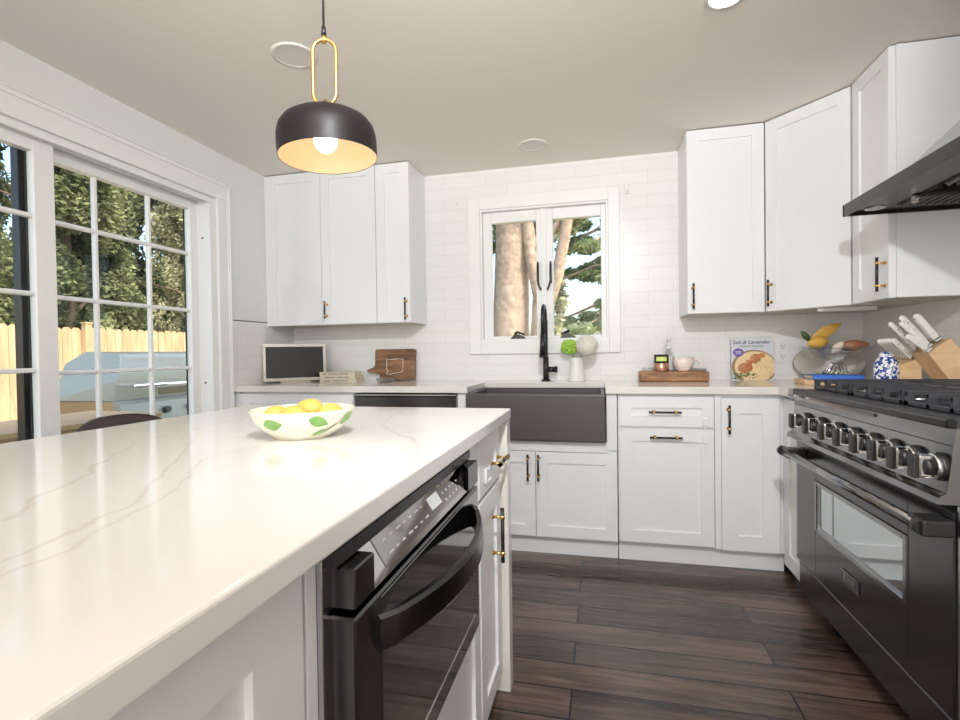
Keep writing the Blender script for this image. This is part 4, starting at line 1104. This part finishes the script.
for i in range(34):
    cx = rnd.uniform(.03, .108); cz = rnd.uniform(.015, .125); a_ = rnd.uniform(0, PI); L = .022
    dx, dz = L*math.cos(a_)*.6, L*math.sin(a_)*.6
    p = [(cx-dx, cz-dz), (cx+dx, cz+dz)]
    x0_, x1_ = max(-bw+.003, min(p[0][0], bw-.004)), max(-bw+.003, min(p[1][0], bw-.004))
    b.tube([(x0_, -.0012, max(.004, p[0][1])), (x1_, -.0012, p[1][1])], .0035, 6)
finish('printed_pasta', b, PASTA, cv)
b = tb()
for (cx, cz, rx, rz_) in ((.018, .130, .030, .030), (-.040, .075, .042, .030), (.052, .150, .022, .014), (-.02, .105, .02, .02)):
    b.ball((cx, -.001, cz), (rx, .0022, rz_), 20, 12)
finish('printed_chicken', b, ROAST, cv)
b = tb()
for i in range(70):
    cx = rnd.uniform(-.108, .02); cz = rnd.uniform(.006, .05)*(1-.3*(cx+.1)/.13); a_ = rnd.uniform(0, PI)
    b.tube([(cx, -.0012, max(.004, cz)), (min(max(cx+.012*math.cos(a_), -bw+.004), bw), -.0014, max(.004, cz+.010*math.sin(a_)))], .0022, 5)
finish('printed_herbs', b, HERB, cv)
disc(-.076, .170, .030, .026, -.0010, PURPLE, 'printed_badge')
def tmtx(x, z, y=-.0012): return lean @ Matrix(((1, 0, 0, x), (0, 0, -1, y), (0, 1, 0, z), (0, 0, 0, 1)))
text('title_lettering', 'Salt & Lavender', .033, BLACKM, cv, tmtx(-.004, .232), shear=.25)
text('subtitle_lettering', 'EVERYDAY ESSENTIALS', .0125, BLACKM, cv, tmtx(0, .207))
b = tb()
for i in range(3): b.box(-.094+.004*(i == 1), -.058-.004*(i == 1), -.0016, -.0008, .160+i*.008, .1625+i*.008)
finish('badge_print', b, PRINTW, cv)

# outlet
t = thing('wall_outlet', 'white double wall outlet on the tiles right of the cookbook', 'outlet', (1.085, YB, 1.118))
finish('cover_plate', B().box(-.042, .042, -.006, 0, -.068, .068, .003), PLASTW, t)
for z in (-.030, .030):
    f = finish('receptacle', B().box(-.018, .018, -.009, -.005, z-.020, z+.020, .006, 2), PLASTW, t)
    finish('slots', B().box(-.010, -.007, -.0095, -.0085, z-.004, z+.010).box(.006, .009, -.0095, -.0085, z-.004, z+.010).cone((0, -.0085, z-.012), (0, -.0095, z-.012), .0035, seg=10), BLACKM, f)

# ------------------------------------------------------------------ corner group: boards, blue book, glass bowl
single('maple_board', B().box(-.17, .17, -.11, .11, 0, .024, .004), MAPLE, 'light wooden board under the blue book in the right corner', 'cutting board', (1.215, 3.03, CT), (0, 0, -.1))
t = thing('blue_book', 'bright blue book lying on the light wooden board', 'book', (1.200, 3.03, CT+.0245), -.1)
finish('cover', B().box(-.112, .112, -.09, .09, 0, .003).box(-.112, .112, -.09, .09, .021, .024, .001).box(-.112, .112, -.09, -.086, .002, .022), BLUE, t)
finish('pages', B().box(-.108, .108, -.0855, .086, .0032, .0208), PAGES, t)
t = thing('glass_compote', 'clear flared glass bowl on a ribbed foot holding dried leaves', 'glass bowl', (1.225, 3.045, CT+.049))
b = B(); segs = 44; rows = []
prf = [(.060, 0), (.062, .006), (.050, .030), (.028, .055), (.026, .066)]
b.lathe([(0, 0)]+prf+[(0, .066)], seg=segs)
finish('ribbed_foot', b, CLEARG, t)
b = B()
for i in range(18):
    a_ = 2*PI*i/18
    b.tube([(r_*1.03*math.cos(a_+k*.12), r_*1.03*math.sin(a_+k*.12), z) for k, (r_, z) in enumerate(prf)], .003, 6)
finish('foot_ribs', b, CHROME, t)
b = B(); b.lathe([(0, .068), (.040, .072), (.085, .095), (.125, .128), (.168, .146), (.170, .149), (.124, .133), (.083, .100), (.040, .077), (0, .073)], seg=48)
finish('bowl', b, CLEARG, t)
def almond(nm, lab, c, L, Wd, Th, rot, m):
    b = B(); n = 14
    b.lathe([(0, -L/2)]+[(math.sin(PI*i/n)**.8*.5, -L/2+L*i/n) for i in range(1, n)]+[(0, L/2)], seg=18)
    for v in b.bm.verts: v.co.x *= Wd; v.co.y *= Th
    o = single(nm, b, m, lab, 'dried decoration', c, rot, 'dried decorations in the glass bowl'); return o
GZ = CT+.049
almond('dried_leaf', 'long ochre dried leaf rising out of the glass bowl', (1.200, 3.115, GZ+.228), .185, .060, .014, (0, math.radians(60), .1), DRYYEL)
almond('dried_pod', 'brown dried pod lying in the right half of the glass bowl', (1.292, 3.02, GZ+.152), .15, .060, .045, (0, math.radians(86), -.1), DRYBR)
almond('ochre_gourd', 'ochre gourd in the left half of the glass bowl', (1.128, 3.02, GZ+.172), .12, .066, .056, (0, math.radians(80), .2), DRYYEL)
almond('pale_shell', 'pale shell at the front of the glass bowl', (1.205, 2.985, GZ+.142), .085, .042, .035, (0, math.radians(40), 0), SHELLW)
almond('green_gourd', 'dark green pointed gourd at the left rim of the glass bowl', (1.086, 3.06, GZ+.205), .080, .032, .028, (0, math.radians(-38), 0), DKGRN)
t = thing('oval_platter', 'pale grey oval platter leaning in the corner behind the glass bowl', 'platter', (1.285, 3.30, CT+.002), -.42)
b = B(); n = 48
b.lathe([(0, .010), (.070, .010), (.098, .002), (.104, -.003), (.102, -.006), (.070, .004), (0, .004)], seg=n)
for v in b.bm.verts: v.co.x *= 1.7
b.bm.transform(Matrix.Translation((0, 0, .106)) @ Matrix.Rotation(math.radians(80), 4, 'X'))
finish('dish', b, PLATM, t)

# blue and white jar
single('ginger_jar', B().lathe([(0, 0), (.034, 0), (.036, .006), (.044, .040), (.047, .085), (.043, .125), (.030, .142), (.026, .150), (.028, .158), (.018, .166), (.006, .170), (0, .170)], seg=36), BLUEWH,
       'small blue and white porcelain jar beside the knife blocks', 'jar', (1.240, 2.60, CT))

# knife blocks and knives (blocks lean back, knives point up to the left)
def handle_shape(b, L, w, th, guard=True):
    b.m(0).box(-w/2, w/2, -th/2, th/2, 0, L, min(w, th)*.35, 3)
    if guard: b.m(1).box(-w*.55, w*.55, -th*.55, th*.55, -.008, .004, .002)
    b.m(1).box(-w*.52, w*.52, -th*.2, th*.2, 0, L*.96, .001)
    b.m(0).ball((0, 0, L-.004), (w*.55, th*.55, w*.42), 12, 8)
    for k in (.25, .5, .75): b.m(1).cone((0, -th/2-.0006, L*k), (0, th/2+.0006, L*k), .0028, seg=10)
    return b
def knife_handle(base, tip, w, th):
    """ivory handle with dark tang line, rivets and a steel bolster, from base up to tip"""
    base = Vector(base); tip = Vector(tip); L = (tip-base).length
    b = B()
    b.m(0).box(-w/2, w/2, -th/2, th/2, .004, L-.006, min(w, th)*.34, 3).ball((0, 0, L-.010), (w*.54, th*.54, .014), 12, 8)
    b.m(1).box(-w*.54, w*.54, -th*.55, th*.55, -.006, .006, .002).box(-w*.525, w*.525, -th*.16, th*.16, .004, L*.95, .001)
    for k in (.25, .5, .75): b.m(1).cone((0, -th/2-.0006, L*k), (0, th/2+.0006, L*k), .0030, seg=10)
    return b, base, Vector((0, 0, 1)).rotation_difference((tip-base).normalized()).to_euler()
KX, KY = 1.43, 2.575
t = thing('knife_block', 'large light wooden knife block behind the range', 'knife block', (KX, KY, CT))
q = [(1.352, 1.106), (1.434, 1.168), (1.508, 1.062), (1.508, CT), (1.461, CT)]
finish('block', B().prism([(x-KX, z-CT) for x, z in q], -.062, .062, 'y', .003), MAPLE, t)
big = [((1.412, 2.560, 1.158), (1.330, 2.560, 1.272), .030, .026, 'rightmost and largest white knife handle in the large block'),
       ((1.392, 2.600, 1.148), (1.296, 2.600, 1.268), .026, .022, 'second white knife handle from the right in the large block, set farther back'),
       ((1.378, 2.552, 1.132), (1.272, 2.552, 1.240), .026, .022, 'white knife handle in the middle of the large block'),
       ((1.366, 2.610, 1.124), (1.258, 2.610, 1.240), .022, .020, 'farthest back and leftmost white knife handle in the large block'),
       ((1.360, 2.519, 1.115), (1.278, 2.519, 1.182), .026, .022, 'lowest and shortest white knife handle in the large block')]
for p0, p1, w_, th_, lab in big:
    d_ = (Vector(p1)-Vector(p0)).normalized()
    b, P, e = knife_handle(Vector(p0)+d_*.008, p1, w_, th_)
    single('kitchen_knife', b, [KNIFEW, CHROME], lab, 'knife', P, e, 'white-handled knives in the large block')
SX, SY = 1.345, 2.665
t = thing('steak_knife_block', 'low light wooden steak knife block beside the blue jar', 'knife block', (SX, SY, CT))
q = [(1.300, CT), (1.350, CT), (1.350, 1.088), (1.392, 1.075), (1.338, 1.052), (1.300, 1.046)]
q = [(1.298, CT), (1.398, CT), (1.398, 1.078), (1.376, 1.078), (1.298, 1.046)]
finish('block', B().prism([(x-SX, z-CT) for x, z in q], -.022, .125, 'y', .003), MAPLE, t)
finish('label_plate', B().m(0).box(-.0495, -.045, -.012, .030, .030, .048).m(1).box(-.0502, -.049, -.009, .027, .033, .045), [STEEL, PRINTW], t)
ords = ['nearest the camera', 'second from the camera', 'third from the camera', 'fourth from the camera', 'fifth from the camera', 'farthest from the camera']
for i in range(6):
    yy = 2.655+i*.0235
    p0 = Vector((1.368, yy, 1.085)); p1 = Vector((1.292, yy, 1.168)); d_ = (p1-p0).normalized()
    b, P, e = knife_handle(p0, p1, .024, .013)
    single('steak_knife', b, [KNIFEW, CHROME], 'white steak knife handle %s in the low wooden block' % ords[i], 'knife', P, e, 'white steak knives')

# ================================================================== outside
GZ0 = -.28
gnd = B(); gnd.box(-30, 30, -25, 40, GZ0-.2, GZ0)
struct('ground', gnd, GROUND)
struct('path_1', B().box(-5.4, XL-WT-.02, -1.5, 6.0, GZ0, GZ0+.06), PATIO)
# fence: boards are its pattern
t = thing('board_fence', 'tall raw pine board fence across the yard beyond the patio door', 'fence', (-8.0, 4.0, GZ0))
b = B(); y = -5.5; rnd = random.Random(11)
while y < 12.0:
    wd = .138; hh = 1.90+rnd.uniform(-.012, .012); xo = rnd.uniform(-.004, .004)
    b.prism([(y-4, 0), (y-4+wd, 0), (y-4+wd, hh-.04), (y-4+wd-.035, hh), (y-4+.035, hh), (y-4, hh-.04)], -.010+xo, .010+xo, 'x')
    y += .144
finish('boards', b, FENCE, t)
finish('rail', B().box(-.06, -.012, -9.5, 8, .35, .44), FENCE, t); finish('rail', B().box(-.06, -.012, -9.5, 8, 1.45, 1.54), FENCE, t)
for yy in (-4.4, -2.0, .4, 2.36, 4.8, 7.2):
    finish('post', B().box(.012, .11, yy-.05, yy+.05, 0, 1.96, .004).box(.002, .12, yy-.062, yy+.062, 1.96, 1.985, .004), FENCE, t)

# stainless barbecue just outside
t = thing('gas_grill', 'silver stainless gas grill with a domed lid outside the patio door', 'grill', (-4.05, 3.98, GZ0+.09), math.radians(92))
# local -y faces the house
b = B(); n = 12
pr = [(-.30, .98)]+[(-.30+.08-.08*math.cos(a_), 1.14+.22*math.sin(a_)) for a_ in [i*PI/2/6 for i in range(0, 7)]]+[(.10, 1.38), (.26, 1.28), (.30, .98)]
b.prism(pr, -.80, .80, 'x', .004)
for v in b.bm.verts:
    if v.co.z > 1.1: v.co.x *= 1-.5*(v.co.z-1.1)
lid = finish('lid', b, GRILLM, t)
finish('lid_handle', B().cone((-.70, -.37, 1.09), (.70, -.37, 1.09), .018, seg=14).cone((-.42, -.37, 1.09), (-.42, -.30, 1.09), .012).cone((.42, -.37, 1.09), (.42, -.30, 1.09), .012), CHROME, lid)
finish('thermometer', B().cone((0, -.300, 1.20), (0, -.312, 1.20), .045, seg=24), BLACKM, lid)
finish('lid_window', B().box(-.38, .30, -.303, -.298, 1.0, 1.06), BLACKGL, lid)
finish('firebox', B().box(-.80, .80, -.30, .30, .78, .98, .004), BLACKSS_L, t)
cpn = finish('control_fascia', B().prism([(-.30, .98), (-.37, .95), (-.39, .80), (-.30, .78)], -.82, .82, 'x'), GRILLM, t)
for k in range(4): finish('knob', B().cone((-.4+k*.27, -.385, .875), (-.4+k*.27, -.425, .880), .030, .026, 20), BLACKM, cpn)
finish('cart', B().box(-.78, .78, -.27, .28, .10, .78, .004).box(-.775, -.005, -.285, -.27, .13, .76, .004).box(.005, .775, -.285, -.27, .13, .76, .004), STEEL, t)
for sx in (1,): finish('side_shelf', B().box(sx*.82, sx*1.22, -.30, .28, .93, .965, .006).box(sx*.82, sx*1.2, -.31, -.29, .88, .965), STEEL, t)
for sx in (-.7, .7):
    for sy in (-.22, .22): finish('caster', B().cone((sx-.02, sy, .02), (sx+.02, sy, .02), .05, seg=18).box(sx-.015, sx+.015, sy-.02, sy+.02, .02, .11), RUBBER, t)
# tan wooden table in front of the grill
t = thing('outdoor_table', 'tan wooden patio table between the grill and the patio door', 'table', (-3.15, 1.98, GZ0+.06), 0)
b = B()
for k in range(5): b.box(-.30+k*.122, -.30+k*.122+.115, -.80, .80, .96, .99, .003)
finish('table_top', b, DECKW, t)
finish('apron', B().box(-.28, .28, -.76, -.74, .88, .96).box(-.28, .28, .74, .76, .88, .96).box(-.28, -.26, -.76, .76, .88, .96).box(.26, .28, -.76, .76, .88, .96), DECKW, t)
for sx in (-.26, .26):
    for sy in (-.74, .74): finish('leg', B().box(sx-.035, sx+.035, sy-.035, sy+.035, 0, .96, .004), DECKW, t)

# trees ------------------------------------------------------------
def leaf_mesh(name, clumps, n, size, m, seed, elong=1.0, sc=(1, 1, 1)):
    rnd = random.Random(seed); vs = []; fs = []
    vol = [c[3]*c[4]*c[5] for c in clumps]; tot = sum(vol)
    for c, v in zip(clumps, vol):
        k = int(n*v/tot)
        for i in range(k):
            while True:
                p = Vector((rnd.uniform(-1, 1), rnd.uniform(-1, 1), rnd.uniform(-1, 1)))
                if .25 < p.length < 1: break
            if p.length < .6 and rnd.random() < .6: p = p.normalized()*rnd.uniform(.6, 1)
            P = Vector((c[0]+p.x*c[3], c[1]+p.y*c[4], c[2]+p.z*c[5]))
            d = Vector((rnd.gauss(0, 1), rnd.gauss(0, 1), rnd.gauss(0, .7))).normalized(); e = d.cross(Vector((rnd.gauss(0, 1), rnd.gauss(0, 1), rnd.gauss(0, 1)))).normalized()
            s = size*rnd.uniform(.6, 1.3); o = len(vs)
            d = Vector((d.x/sc[0], d.y/sc[1], d.z/sc[2])); e = Vector((e.x/sc[0], e.y/sc[1], e.z/sc[2]))
            vs += [P-d*s*elong, P+e*s*.5, P+d*s*elong, P-e*s*.5]; fs.append((o, o+1, o+2, o+3))
    me = bpy.data.meshes.new(name); me.from_pydata([tuple(v) for v in vs], [], fs); me.materials.append(m)
    return me
def tree(nm, lab, x, y, hgt, rad, me, trunk_r, m_bark, group=None, rz=0., low=.25):
    t = thing(nm, lab, 'tree', (x, y, GZ0), rz, group)
    o = bpy.data.objects.new('crown', me); COL.objects.link(o); o.parent = t; o.scale = (rad, rad, hgt)
    b = B(); b.tube([(0, 0, 0), (.02, .03, hgt*.3), (-.05, .0, hgt*.6), (0, .02, hgt*.92)], [trunk_r, trunk_r*.8, trunk_r*.5, trunk_r*.15], 10)
    for k in range(5):
        a_ = k*1.3; z = hgt*(.3+.11*k)
        b.tube([(0, 0, z), (rad*.4*math.cos(a_), rad*.4*math.sin(a_), z+hgt*.06), (rad*.75*math.cos(a_), rad*.75*math.sin(a_), z+hgt*.08)], [trunk_r*.4, trunk_r*.25, trunk_r*.08], 7)
    finish('trunk', b, m_bark, t); return t
rnd = random.Random(21)
cl = []
for i in range(34):
    a_ = rnd.uniform(0, 2*PI); z = rnd.uniform(.10, .95); r = (1.02-z)**.33*rnd.uniform(.25, .72)
    cl.append((r*math.cos(a_), r*math.sin(a_), z, .30, .30, .075))
crA = leaf_mesh('evergreen_crown', cl, 52000, .066, LEAF_A, 1, 1.0, (1.7, 1.7, 9))
crB = leaf_mesh('light_crown', cl[::-1], 42000, .064, LEAF_B, 2, 1.0, (1.7, 1.7, 8))
spots = [(-10.3, 1.6, 7.0, 1.55, 0), (-10.0, 4.8, 6.4, 1.5, 1), (-10.4, 8.0, 7.6, 1.55, 0), (-10.1, 11.2, 6.6, 1.5, 1), (-10.4, 14.5, 8.0, 1.6, 0),
         (-14.0, -.6, 12.3, 1.9, 0), (-13.8, 3.3, 13.7, 1.9, 1), (-14.2, 7.2, 13.0, 1.9, 0), (-14.0, 11.1, 14.3, 1.9, 0), (-14.2, 15.0, 13.7, 1.9, 1), (-14.0, 19.0, 13.7, 1.9, 0),
         (-18.5, 1.5, 15.6, 2.2, 0), (-18.5, 6.2, 16.9, 2.2, 0), (-18.5, 11, 16.2, 2.2, 0), (-18.5, 16, 16.9, 2.3, 0), (-18.5, 21, 16.9, 2.3, 1), (-18.5, 26, 16.9, 2.3, 0)]
tl = [['dark evergreen tree just behind the board fence', 'pale sunlit leafy tree just behind the board fence'], ['dark evergreen tree in the middle row beyond the fence', 'pale leafy tree in the middle row beyond the fence'], ['tall dark evergreen tree in the farthest row beyond the fence', 'tall pale leafy tree in the farthest row beyond the fence']]
for i, (x, y, h_, r_, k) in enumerate(spots):
    row = 0 if x > -12 else 1 if x > -16 else 2
    tree('yard_tree', tl[row][k], x, y, h_, r_, (crA, crB)[k], .13, BARKD, ['evergreens', 'leafy trees'][k]+[' behind the fence', ' in the middle row', ' in the far row'][row], i*.9)

# the big pale trunk and the pine seen through the kitchen window
t = thing('old_tree', 'thick pale-barked tree trunk outside the left window pane', 'tree', (-1.42, 8.1, GZ0))
b = B()
b.tube([(0, 0, 0), (-.02, 0, .7), (.0, 0, 1.3), (.03, 0, 2.2), (.06, 0, 3.2), (.02, .1, 4.5), (-.1, .2, 6.5)], [.42, .33, .30, .29, .27, .24, .16], 20)
b.tube([(.28, -.15, 0), (.36, -.18, .9), (.50, -.2, 1.7), (.52, -.2, 2.3), (.40, -.2, 2.9), (.30, -.1, 3.6), (.5, 0, 4.6)], [.18, .15, .13, .115, .11, .10, .07], 14)
b.tube([(.52, -.2, 1.8), (.80, -.25, 2.6), (1.0, -.3, 3.6), (1.4, -.3, 4.6)], [.11, .095, .08, .05], 12)
b.tube([(.40, -.2, 2.9), (.75, -.2, 3.3), (1.1, -.2, 3.9)], [.07, .055, .03], 10)
finish('trunk', b, BARK, t)
cl2 = []
for i in range(14): cl2.append((rnd.uniform(-.9, .9), rnd.uniform(-.2, .6), rnd.uniform(3.4, 6.2), .45, .4, .3))
for i in range(8): cl2.append((rnd.uniform(-1.0, -.5), rnd.uniform(.2, .6), rnd.uniform(2.0, 3.6), .30, .25, .25))
for i in range(5): cl2.append((rnd.uniform(.55, .8), rnd.uniform(.3, .6), rnd.uniform(1.2, 2.6), .22, .2, .3))
o = bpy.data.objects.new('crown', leaf_mesh('old_tree_crown', cl2, 9000, .075, LEAF_B, 5)); COL.objects.link(o); o.parent = t
t = thing('pine_tree', 'bushy pine tree with bare branches outside the right window pane', 'tree', (.75, 11.2, GZ0))
b = B(); b.tube([(0, 0, 0), (.05, 0, 3), (0, 0, 7)], [.20, .15, .06], 12)
ncl = []
for k in range(16):
    z = 1.9+k*.27; a_ = math.radians(200+rnd.uniform(-60, 60)); L = rnd.uniform(1.3, 2.2)
    p1 = Vector((0, 0, z)); p3 = Vector((L*math.cos(a_), L*math.sin(a_), z-.15-rnd.uniform(0, .35))); p2 = (p1+p3)/2+Vector((0, 0, .15))
    b.tube([p1, p2, p3], [.045, .035, .018], 8)
    for j in range(3):
        s = .35+.3*j; q = p1.lerp(p3, s)
        ncl.append((q.x+rnd.uniform(-.15, .15), q.y+rnd.uniform(-.2, .2), q.z-.05, .26, .26, .13))
        e = q+Vector((rnd.uniform(-.4, .4), rnd.uniform(-.3, .3), rnd.uniform(-.3, .1)))
        b.tube([q, e], [.015, .006], 6)
finish('trunk', b, BARK, t)
o = bpy.data.objects.new('needles', leaf_mesh('pine_needles', ncl, 20000, .042, NEEDLE, 9, 1.5)); COL.objects.link(o); o.parent = t
